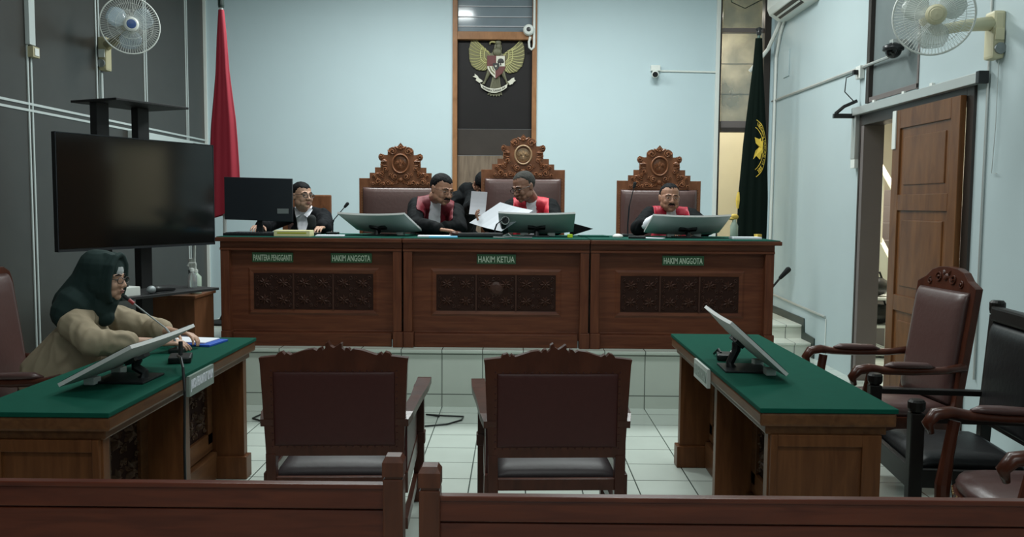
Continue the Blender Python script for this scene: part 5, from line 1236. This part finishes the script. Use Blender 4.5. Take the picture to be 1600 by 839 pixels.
mb = MB(); mb.lathe([(0.030, 0), (0.032, 0.01), (0.032, 0.09), (0.02, 0.12), (0.016, 0.13), (0.016, 0.145), (0, 0.146)], n=18); obj('bottle_body', mb, 'gel', t, smooth=True); mb = MB(); mb.ell((0, 0, 0.165), (0.035, 0.02, 0.025)); mb.ell((-0.02, 0, 0.15), (0.03, 0.02, 0.012)); obj('flower_top', mb, 'fringe', t, smooth=True)
slab('document_folder', 'blue document folder with white papers on the left green table', 'folder', (-1.70, 4.50, 0.760), 0.30, 0.20, 0.012, -0.15, 'blue', 0.003)
slab('paper_sheet', 'white paper lying on the blue folder on the left table', 'paper', (-1.715, 4.51, 0.773), 0.25, 0.16, 0.006, -0.15, 'paper')
mb = MB(); mb.tube([(-1.54, 3.90, 0.80), (-1.48, 3.78, 0.81), (-1.425, 3.66, 0.79), (-1.400, 3.61, 0.70), (-1.402, 3.60, 0.45), (-1.405, 3.61, 0.2), (-1.38, 3.66, 0.01)], 0.006, 8); tag(obj('power_cable', mb, 'black'), 'black cable hanging over the front of the left table', 'cable')
t = thing('table_microphone_unit', 'black microphone base with cables behind the monitor on the left table', 'device', (-1.56, 3.98, 0.760), 0.3)
mb = MB(); mb.box(-0.05, 0.05, -0.07, 0.07, 0, 0.03, 0.008); mb.tube([(0, 0, 0.03), (0.0, 0.02, 0.09)], 0.01, 8); obj('base', mb, 'black', t)
t = thing('table_microphone_unit', 'black desk device with a cable behind the monitor on the right table', 'device', (1.02, 4.16, 0.760), -0.2)
mb = MB(); mb.box(-0.04, 0.04, -0.06, 0.06, 0, 0.03, 0.008); mb.tube([(-0.02, 0, 0.03), (-0.03, 0.05, 0.04), (-0.05, 0.1, 0.008)], 0.006, 6); obj('base', mb, 'black', t)
mb = MB(); mb.tube([(-0.53, 6.0, 0.008), (-0.63, 6.05, 0.008), (-0.50, 6.02, 0.008), (-0.36, 6.0, 0.008), (-0.37, 5.9, 0.008), (-0.46, 5.78, 0.008), (-0.62, 5.72, 0.008), (-0.8, 5.8, 0.008)], 0.006, 6); tag(obj('floor_cable', mb, 'black'), 'thin black cable looping on the floor between the two low armchairs', 'cable')
mb = MB(); mb.tube([(-1.75, 6.2, 0.008), (-1.82, 5.9, 0.008), (-1.6, 5.7, 0.008), (-1.35, 5.75, 0.008), (-1.3, 5.95, 0.008)], 0.006, 6); tag(obj('floor_cable', mb, 'black'), 'thin black cable on the floor at the end of the left table', 'cable')

# held papers
def paper(label, A, B, D, bulge, n):
    A, B, D = Vector(A), Vector(B), Vector(D); nn = (B-A).cross(D-A).normalized()
    P = [[A+(B-A)*(i/6)+(D-A)*(j/6)+nn*bulge*math.sin(PI*j/6) for j in range(7)] for i in range(7)]
    mb = MB(); mb.sheet(P, 0.0015*n); o = obj('paper_sheet', mb, 'paper', smooth=False); return tag(o, label, 'paper')
paper('large white sheet held up at an angle, its top corner toward the central judge', (-0.378, 6.98, 1.352), (-0.130, 6.98, 1.520), (-0.115, 6.80, 1.290), 0.012, 1)
paper('upright white sheet held before the dark standing figure', (-0.395, 7.62, 1.618), (-0.255, 7.60, 1.610), (-0.415, 7.60, 1.415), 0.008, 2)

# ================================================================== PEOPLE
def head_geo(mb, C, R, k, nose=1.0, jaw=1.0):
    C = Vector(C)
    def p(x, y, z): return C+R @ (Vector((x, y, z))*k)
    def e(c, r): mb.ell(p(*c), tuple(q*k for q in r), R)
    e((0, 0.014, 0.036), (0.078, 0.094, 0.082)); e((0, -0.018, -0.015), (0.070*jaw, 0.072, 0.086))
    e((0, -0.028, -0.062), (0.058*jaw, 0.055, 0.044)); e((0, -0.066, -0.090), (0.022, 0.018, 0.018))
    for s in (-1, 1):
        e((s*0.036, -0.062, -0.032), (0.024, 0.022, 0.026)); e((s*0.076, 0.008, -0.008), (0.009, 0.019, 0.030)); e((s*0.080, 0.014, 0.004), (0.008, 0.012, 0.020))
        e((s*0.050*jaw, -0.018, -0.055), (0.022, 0.034, 0.030)); e((s*0.030*jaw, -0.055, -0.065), (0.024, 0.022, 0.026))
        e((s*0.013, -0.096, -0.034), (0.009, 0.010, 0.008))
        mb.caps(p(s*0.012, -0.083, 0.020), 0.010*k, p(s*0.045, -0.070, 0.018), 0.009*k)
    mb.caps(p(0, -0.080, 0.012), 0.009*k, p(0, -0.102*(0.9+0.1*nose), -0.030), 0.0125*k*nose)
    e((0, -0.084, -0.058), (0.024, 0.011, 0.006)); e((0, -0.082, -0.068), (0.020, 0.011, 0.007))
def face_parts(body, off, C, R, k, hairmat, hairline=0.045, brow=True, moustache=False, specs=None, hair=True, grow=1.0):
    C = Vector(C)
    def p(x, y, z): return C+R @ (Vector((x, y, z))*k)
    for s in (-1, 1):
        mb = MB(); mb.ell(p(s*0.030, -0.0775, -0.001), (0.0125*k, 0.008*k, 0.0045*k), R, 12, 8); ey = obj('eye', mb, 'eye', body, off, smooth=True)
        mb = MB(); mb.ell(p(s*0.030, -0.0835, -0.001), (0.0050*k, 0.003*k, 0.0044*k), R, 10, 6); obj('iris', mb, 'iris', body, off, smooth=True)
        if brow:
            mb = MB(); mb.tube([p(s*0.012, -0.092, 0.021), p(s*0.030, -0.088, 0.026), p(s*0.048, -0.076, 0.020)], [0.003*k, 0.004*k, 0.0025*k], 6); obj('eyebrow', mb, 'hair', body, off)
    mb = MB(); mb.ell(p(0, -0.0935, -0.0590), (0.021*k, 0.004*k, 0.0042*k), R, 12, 6); mb.ell(p(0, -0.0915, -0.0675), (0.018*k, 0.004*k, 0.005*k), R, 12, 6); obj('lips', mb, 'lips', body, off, smooth=True)
    if moustache:
        mb = MB()
        for s in (-1, 1): mb.tube([p(0, -0.099, -0.047), p(s*0.016, -0.096, -0.049), p(s*0.029, -0.086, -0.058)], [0.006*k, 0.006*k, 0.003*k], 8)
        obj('moustache', mb, 'hair', body, off, smooth=True)
    if hair:
        mb = MB(); nu, nv = 40, 26; c0 = Vector((0, 0.016, 0.034)); rr = Vector((0.0805, 0.098, 0.0865))*grow
        def Hp(u, v):
            th = 2*PI*u; ph = PI*v*0.80
            d = Vector((math.sin(ph)*math.cos(th), math.sin(ph)*math.sin(th), math.cos(ph)))
            q = Vector((d.x*rr.x, d.y*rr.y, d.z*rr.z))+c0
            nz = 1+0.02*noise.noise(q*60)
            front = max(0, -d.y)
            line = hairline-0.075*(1-min(1, front*1.7))-0.02*max(0, d.y)*2
            # sideburn / nape
            if front < 0.25: line = -0.025-0.05*max(0, d.y)
            line += 0.010*noise.noise(Vector((d.x*14, d.y*14, 1.7)))+0.014*abs(d.x)*(front > 0.25)
            nz += 0.018*noise.noise(q*35)
            if q.z < line: nz *= 0.93 if q.z > line-0.008 else 0.86
            return C+R @ ((c0+(q-c0)*nz)*k)
        mb.grid(Hp, nu, nv, cu=True); obj('hair', mb, hairmat, body, off, smooth=True)
    if specs:
        mb = MB()
        for s in (-1, 1):
            mb.tube([p(s*0.032+0.023*math.cos(2*PI*i/16), -0.101+0.30*abs(s*0.032+0.023*math.cos(2*PI*i/16))**1.4, -0.004+0.016*math.sin(2*PI*i/16)) for i in range(16)], specs*k, 6, closed=True)
            mb.tube([p(s*0.055, -0.094, 0.003), p(s*0.077, -0.055, 0.005), p(s*0.083, 0.015, 0.002)], specs*k, 6)
        mb.tube([p(-0.010, -0.101, 0.002), p(0, -0.105, 0.006), p(0.010, -0.101, 0.002)], specs*k, 6)
        obj('glasses', mb, 'casing', body, off)
def hand_geo(mb, W, f, n, side, curl=0.5, k=1.0, spread=0.12):
    """W wrist, f finger direction, n palm normal (fingers curl to it), side thumb side"""
    W = Vector(W); f = Vector(f).normalized(); n = Vector(n); n = (n-f*n.dot(f)).normalized(); s = Vector(side); s = (s-f*s.dot(f)-n*s.dot(n)).normalized()
    for i in range(4):
        o_ = (0.028-0.019*i)*k; base = W+f*0.088*k*(1-0.04*abs(i-1))+s*o_
        mb.caps(W+f*0.015*k+s*o_*0.7, 0.014*k, base, 0.0115*k, 8)
        d = (f+s*spread*(0.5-i/3)*1.4).normalized(); q = base; ang = 0
        for L, r in zip((0.040*(1, 1.08, 1.0, 0.82)[i], 0.025*(1, 1.1, 1.02, 0.8)[i], 0.020*(1, 1, 1, 0.85)[i]), (0.0095, 0.0085, 0.0075)):
            ang += curl*0.75
            dd = (d*math.cos(ang)+n*math.sin(ang)).normalized(); q2 = q+dd*L*k; mb.caps(q, r*k, q2, r*0.9*k, 8); q = q2
    b = W+f*0.022*k+s*0.026*k; d = (f*0.65+s*0.75+n*0.25).normalized(); q = b+d*0.040*k; mb.caps(b, 0.015*k, q, 0.0115*k, 8)
    d = (f*0.85+s*0.40+n*0.35).normalized(); q2 = q+d*0.030*k; mb.caps(q, 0.011*k, q2, 0.0095*k, 8); mb.caps(q2, 0.0095*k, q2+(d+n*0.3).normalized()*0.022*k, 0.0085*k, 8)
def Rh(yaw, pitch, roll=0):
    """yaw: 0 faces -Y, +90 faces +X; pitch + looks down; roll"""
    return (Matrix.Rotation(math.radians(yaw), 3, 'Z') @ Matrix.Rotation(math.radians(pitch), 3, 'X') @ Matrix.Rotation(math.radians(roll), 3, 'Y'))
def seated(label, base, head, hk, R, neck, chest, pelvis, sh, arms, knees, feet, skin, cloth, clothname, hairmat, sleeve=0.9, **fp):
    """arms: [(shoulder, elbow, wrist, fdir, normal, side, curl)]"""
    root = thing('person', label, 'person', base); off = root.location
    H = Vector(head); neck = Vector(neck); chest = Vector(chest); pelvis = Vector(pelvis)
    mb = MB(); head_geo(mb, H, R, hk, fp.pop('nose', 1.0), fp.pop('jaw', 1.0))
    nk = H+R @ Vector((0, 0.025, -0.06))*hk
    mb.caps(nk, 0.050*hk, neck, 0.056*hk); mb.caps(neck, 0.06, chest, 0.105); mb.caps(chest, 0.11, pelvis, 0.12)
    for a in arms:
        S_, E_, W_ = Vector(a[0]), Vector(a[1]), Vector(a[2])
        mb.caps(neck.lerp(chest, 0.35), 0.05, S_, 0.048); mb.caps(S_, 0.048, E_, 0.036); mb.caps(E_, 0.037, W_, 0.024)
        hand_geo(mb, W_, a[3], a[4], a[5], a[6], a[7] if len(a) > 7 else 1.0)
    for kn, ft in zip(knees, feet):
        kn, ft = Vector(kn), Vector(ft); mb.caps(pelvis, 0.09, kn, 0.055); mb.caps(kn, 0.052, ft+Vector((0, 0, 0.08)), 0.035); dd = (kn-pelvis); dd.z = 0; dd.normalize(); mb.caps(ft+Vector((0, 0, 0.035)), 0.034, ft+dd*0.15+Vector((0, 0, 0.03)), 0.028)
    body = remeshed('body', mb, skin, root, off, 0.0045, 2)
    face_parts(body, off, H, R, hk, hairmat, **fp)
    # garment
    mb = MB(); mb.caps(neck+(chest-neck)*0.22, 0.070, chest, 0.150); mb.caps(chest, 0.150, pelvis, 0.165)
    for s_ in sh: mb.caps(neck.lerp(chest, 0.18), 0.068, Vector(s_), 0.062)
    for a in arms:
        S_, E_, W_ = Vector(a[0]), Vector(a[1]), Vector(a[2]); mb.caps(S_, 0.070, E_, 0.062); mb.caps(E_, 0.062, E_.lerp(W_, sleeve), 0.052)
        # folds
        for q in (0.2, 0.5, 0.8):
            c_ = E_.lerp(W_, q*sleeve); mb.caps(c_+Vector((0.0, -0.012, 0.012)), 0.050, c_+Vector((0.01, 0.012, -0.012)), 0.052)
    for kn in knees: mb.caps(pelvis, 0.13, Vector(kn), 0.085); 
    for kn, ft in zip(knees, feet): mb.caps(Vector(kn), 0.08, Vector(ft)+Vector((0, 0, 0.13)), 0.065)
    g = remeshed(clothname, mb, cloth, root, off, 0.008, 5, wr=0.007)
    return root, body, g
def rel(p, off, Rt): return Rt.transposed() @ (Vector(p)-off)

def bib(root, g, neck, chest, right, col, up=None, wide=0.152, inner=0.040, drop=0.30, bot=0.34, name='bib'):
    """coloured bands over both shoulders and a white jabot between them"""
    off = Vector(root.location); n = Vector(neck)-off; c = Vector(chest)-off
    up = (n-c).normalized(); rt = Vector(right).normalized(); rt = (rt-up*rt.dot(up)).normalized(); fw = rt.cross(up)*1.0
    fw = up.cross(rt); fw = -fw if fw.y > 0 else fw
    def loc(p): d = p-n; return d.dot(rt), d.dot(fw), d.dot(up)
    def red(p, nn):
        x, y, z = loc(p); return y < 0.185 and (inner+0.02*max(0, -z)*2 < abs(x) < wide and -bot < z < 0.12 or (abs(x) < wide and y < -0.02 and -drop < z < 0.02))
    def white(p, nn):
        x, y, z = loc(p); return abs(x) < inner+0.012 and 0.0 < y < 0.185 and -bot < z < 0.06
    overlay(name, g, red, col, root, 0.007, 0.005)
    overlay('jabot', g, white, 'jabot', root, 0.006, 0.008)

# --- judge in dark maroon, leaning to his left over the desk
rt, b, g = seated('judge in black robe with dark maroon bib leaning over papers, with moustache', (-0.86, 7.78, 0.43),
    (-0.612, 7.10, 1.622), 1.08, Rh(44, 16, 5), (-0.672, 7.23, 1.560), (-0.70, 7.40, 1.28), (-0.90, 7.78, 1.02),
    [(-0.835, 7.26, 1.485), (-0.515, 7.32, 1.44)],
    [((-0.835, 7.26, 1.485), (-0.82, 7.00, 1.335), (-0.600, 6.83, 1.300), (1, -0.12, -0.10), (0, 0, -1), (0.1, 1, 0), 0.28, 1.05),
     ((-0.515, 7.32, 1.44), (-0.47, 7.12, 1.31), (-0.62, 7.02, 1.295), (-1, 0.1, 0), (0, 0, -1), (0, 1, 0), 0.4)],
    [(-0.95, 7.42, 0.93), (-0.72, 7.42, 0.93)], [(-0.97, 7.46, 0.43), (-0.73, 7.46, 0.43)], 'skin', 'robe', 'black_robe', 'hair', sleeve=0.88,
    hairline=0.062, moustache=True, specs=0.0014, nose=1.15, jaw=1.08)
bib(rt, g, (-0.672, 7.23, 1.560), (-0.70, 7.40, 1.28), (1, 0.10, -0.10), 'maroon')
# --- presiding judge reading, looking down to his right
rt, b, g = seated('judge in bright red bib with grey hair and glasses looking down at sheets', (0.13, 7.80, 0.43),
    (0.060, 7.28, 1.652), 1.08, Rh(-48, 20, -3), (0.125, 7.42, 1.555), (0.13, 7.52, 1.27), (0.10, 7.80, 1.02),
    [(-0.035, 7.42, 1.485), (0.295, 7.46, 1.485)],
    [((-0.035, 7.42, 1.485), (-0.10, 7.16, 1.325), (-0.24, 7.00, 1.335), (-0.8, 0.0, 0.5), (0.3, 0, 0.8), (0.2, 1, 0.2), 0.9),
     ((0.295, 7.46, 1.485), (0.34, 7.22, 1.32), (0.20, 7.10, 1.295), (-1, -0.1, 0), (0, 0, -1), (0, 1, 0), 0.4)],
    [(-0.02, 7.44, 0.93), (0.24, 7.44, 0.93)], [(-0.02, 7.46, 0.43), (0.24, 7.46, 0.43)], 'skin_d', 'robe', 'black_robe', 'hair_g', sleeve=0.88,
    hairline=0.080, specs=0.0026, nose=1.1)
bib(rt, g, (0.125, 7.42, 1.555), (0.13, 7.52, 1.27), (1, 0, 0), 'crimson')
# --- judge at right facing the camera
rt, b, g = seated('judge in red bib with thin moustache facing the camera behind the right monitor', (1.36, 7.82, 0.43),
    (1.302, 7.38, 1.570), 1.05, Rh(4, 2, 3), (1.325, 7.48, 1.475), (1.34, 7.54, 1.22), (1.34, 7.84, 1.02),
    [(1.155, 7.46, 1.425), (1.495, 7.50, 1.42)],
    [((1.155, 7.46, 1.425), (1.015, 7.20, 1.315), (1.165, 7.06, 1.395), (0.8, 0.3, -0.2), (0, 0.3, -0.8), (0, 1, 0.4), 0.9),
     ((1.495, 7.50, 1.42), (1.60, 7.24, 1.32), (1.46, 7.12, 1.295), (-1, -0.1, 0), (0, 0, -1), (0, 1, 0), 0.4)],
    [(1.22, 7.46, 0.93), (1.48, 7.46, 0.93)], [(1.22, 7.48, 0.43), (1.48, 7.48, 0.43)], 'skin', 'robe', 'black_robe', 'hair', sleeve=0.42,
    hairline=0.078, moustache=True, nose=1.1, jaw=1.08, specs=0.0009)
bib(rt, g, (1.325, 7.48, 1.475), (1.34, 7.54, 1.22), (1, 0, 0), 'crimson_d')
mb = MB(); mb.caps((1.075, 7.125, 1.345), 0.050, (1.135, 7.068, 1.392), 0.042, 14); obj('white_cuff', mb, 'jabot', rt, rt.location, smooth=True)
# --- clerk
rt, b, g = seated('clerk with glasses in white shirt and black jacket looking right', (-1.86, 7.92, 0.43),
    (-1.845, 7.45, 1.562), 1.04, Rh(48, -3, 2), (-1.845, 7.56, 1.455), (-1.845, 7.62, 1.22), (-1.85, 7.90, 1.02),
    [(-2.01, 7.58, 1.385), (-1.69, 7.56, 1.385)],
    [((-2.01, 7.58, 1.385), (-2.10, 7.36, 1.325), (-2.12, 7.14, 1.305), (0.0, -1, 0), (0, 0, -1), (1, 0, 0), 0.35),
     ((-1.69, 7.56, 1.385), (-1.62, 7.34, 1.32), (-1.60, 7.12, 1.30), (-0.1, -1, 0), (0, 0, -1), (-1, 0, 0), 0.35)],
    [(-1.98, 7.52, 0.93), (-1.73, 7.52, 0.93)], [(-1.98, 7.54, 0.43), (-1.73, 7.54, 0.43)], 'skin_l', 'jacket', 'black_jacket', 'hair', sleeve=0.85,
    hairline=0.056, specs=0.0030)
off = Vector(rt.location)
def shirt(p, n_):
    x, y, z = p.x+off.x+1.845, p.y, p.z+off.z-1.455; return abs(x+0.01) < 0.028+0.20*min(0.25, max(0, z+0.22)) and n_.y < 0.2 and -0.26 < z < 0.10
overlay('white_shirt', g, shirt, 'jabot', rt, 0.005, 0.006)
mb = MB()
for s in (-1, 1): mb.sheet([[(-1.845+s*0.012, 7.455, 1.40), (-1.845+s*0.060, 7.49, 1.462)], [(-1.845+s*0.050, 7.450, 1.375), (-1.845+s*0.078, 7.51, 1.445)]], 0.004)
obj('shirt_collar', mb, 'jabot', rt, rt.location)

# --- dark figure bending behind the central chair
root = thing('person', 'person in black bending behind the central chair, face hidden', 'person', (-0.62, 8.85, 0.43)); off = root.location
HB, RB = Vector((-0.335, 8.50, 1.70)), Rh(20, 60, 0)
mb = MB(); head_geo(mb, HB, RB, 1.0)
mb.caps(HB+RB @ Vector((0, 0.03, -0.05)), 0.05, (-0.45, 8.60, 1.62), 0.055); mb.caps((-0.48, 8.58, 1.60), 0.08, (-0.55, 8.75, 1.30), 0.11); mb.caps((-0.55, 8.75, 1.30), 0.11, (-0.60, 8.88, 1.15), 0.12)
mb.caps((-0.42, 8.50, 1.56), 0.045, (-0.44, 8.10, 1.46), 0.036); mb.caps((-0.44, 8.10, 1.46), 0.036, (-0.385, 7.76, 1.50), 0.024); hand_geo(mb, (-0.385, 7.76, 1.50), (0.35, -0.8, 0.2), (0.3, -0.2, -0.5), (0.3, 0, 1), 0.5)
mb.caps((-0.64, 8.55, 1.54), 0.045, (-0.72, 8.35, 1.32), 0.036); mb.caps((-0.72, 8.35, 1.32), 0.036, (-0.62, 8.25, 1.14), 0.026); hand_geo(mb, (-0.62, 8.25, 1.14), (0.3, -0.3, -0.8), (0.5, 0, 0), (0, -1, 0), 0.4)
for s in (-0.11, 0.11): mb.caps((-0.60+s, 8.88, 1.15), 0.09, (-0.60+s, 8.80, 0.90), 0.055); mb.caps((-0.60+s, 8.80, 0.90), 0.052, (-0.60+s, 8.90, 0.52), 0.036); mb.caps((-0.60+s, 8.90, 0.468), 0.036, (-0.60+s, 8.75, 0.46), 0.03)
body = remeshed('body', mb, 'skin_d', root, off, 0.0045, 2)
face_parts(body, off, HB, RB, 1.0, 'hair', hairline=0.03)
mb = MB(); mb.caps((-0.48, 8.60, 1.62), 0.10, (-0.55, 8.74, 1.34), 0.155); mb.caps((-0.55, 8.74, 1.34), 0.155, (-0.60, 8.88, 1.12), 0.17)
for a, b_ in (((-0.42, 8.50, 1.56), (-0.44, 8.10, 1.46)), ((-0.64, 8.55, 1.54), (-0.72, 8.35, 1.32))): mb.caps((-0.50, 8.60, 1.58), 0.08, a, 0.072); mb.caps(a, 0.072, b_, 0.06)
mb.caps((-0.44, 8.10, 1.46), 0.060, (-0.395, 7.82, 1.49), 0.050); mb.caps((-0.72, 8.35, 1.32), 0.06, (-0.65, 8.27, 1.18), 0.05)
for s in (-0.11, 0.11): mb.caps((-0.60+s, 8.88, 1.12), 0.13, (-0.60+s, 8.82, 0.88), 0.10); mb.caps((-0.60+s, 8.82, 0.88), 0.10, (-0.60+s, 8.90, 0.58), 0.08)
remeshed('black_robe', mb, 'robe', root, off, 0.009, 5, wr=0.007)

# --- woman at the left table
HW, RW_, kW = Vector((-2.055, 4.30, 1.118)), Rh(86, 3, 0), 0.98
rt, b, g = seated('woman in dark green headscarf and beige blouse seated at the left table', (-2.34, 4.30, 0.0),
    HW, kW, RW_, (-2.125, 4.30, 0.985), (-2.185, 4.30, 0.77), (-2.33, 4.30, 0.60),
    [(-2.13, 4.13, 0.905), (-2.13, 4.47, 0.905)],
    [((-2.13, 4.13, 0.905), (-1.99, 4.03, 0.835), (-1.755, 4.20, 0.810), (1, 0.45, 0.0), (0, 0.2, -1), (0.0, 1, 0), 0.45, 0.95),
     ((-2.13, 4.47, 0.905), (-1.95, 4.55, 0.83), (-1.735, 4.38, 0.830), (1, -0.30, 0.0), (0, -0.3, -1), (0, -1, 0), 0.6, 0.95)],
    [(-1.98, 4.20, 0.52), (-1.98, 4.42, 0.52)], [(-2.00, 4.22, 0.0), (-2.00, 4.40, 0.0)], 'skin_l', 'beige_cloth', 'beige_blouse', 'hair', sleeve=0.50,
    hair=False, specs=0.0022)
off = Vector(rt.location)
def pw_(x, y, z): return HW+RW_ @ (Vector((x, y, z))*kW)
# inner scarf edge
mb = MB(); mb.ell(pw_(0, 0.004, 0.040), (0.078*kW, 0.094*kW, 0.082*kW), RW_); mb.ell(pw_(0, 0.012, -0.02), (0.083*kW, 0.072*kW, 0.08*kW), RW_); remeshed('inner_scarf', mb, 'cap_white', rt, off, 0.006, 2)
mb = MB()
mb.ell(pw_(0, 0.026, 0.047), (0.098, 0.112, 0.096), RW_); mb.ell(pw_(0, 0.022, -0.02), (0.100, 0.088, 0.10), RW_)
mb.caps(pw_(0, 0.05, 0.06), 0.085, pw_(0, 0.075, -0.03), 0.10); mb.caps(pw_(0, 0.075, -0.03), 0.10, (-2.20, 4.30, 0.985), 0.115)
mb.caps((-2.17, 4.24, 0.985), 0.105, (-2.19, 4.22, 0.955), 0.095); mb.caps((-2.15, 4.36, 0.985), 0.105, (-2.17, 4.38, 0.955), 0.095)
mb.caps(pw_(0, 0.00, -0.115), 0.068, (-2.085, 4.30, 0.975), 0.080); mb.caps((-2.085, 4.30, 0.975), 0.075, (-2.06, 4.29, 0.925), 0.05)
for s in (-1, 1):
    for k_ in range(3): mb.tube([pw_(s*0.03, -0.070+0.022*k_, 0.116+0.006*k_), pw_(s*0.068, -0.068+0.022*k_, 0.07), pw_(s*0.080, -0.062+0.022*k_, -0.0), pw_(s*0.074, -0.056+0.022*k_, -0.06), pw_(s*0.045, -0.052+0.022*k_, -0.115)], 0.017, 8)
mb.tube([pw_(-0.04, -0.070, 0.112), pw_(0, -0.076, 0.126), pw_(0.04, -0.070, 0.112)], 0.015, 8)
remeshed('headscarf', mb, 'hijab', rt, off, 0.006, 4)
mb = MB(); mb.caps((-2.33, 4.30, 0.54), 0.165, (-1.98, 4.20, 0.51), 0.095); mb.caps((-2.33, 4.30, 0.54), 0.165, (-1.98, 4.42, 0.51), 0.095); mb.caps((-1.98, 4.20, 0.51), 0.09, (-2.0, 4.22, 0.12), 0.08); mb.caps((-1.98, 4.42, 0.51), 0.09, (-2.0, 4.40, 0.12), 0.08)
remeshed('dark_skirt', mb, 'trouser', rt, off, 0.010, 4)
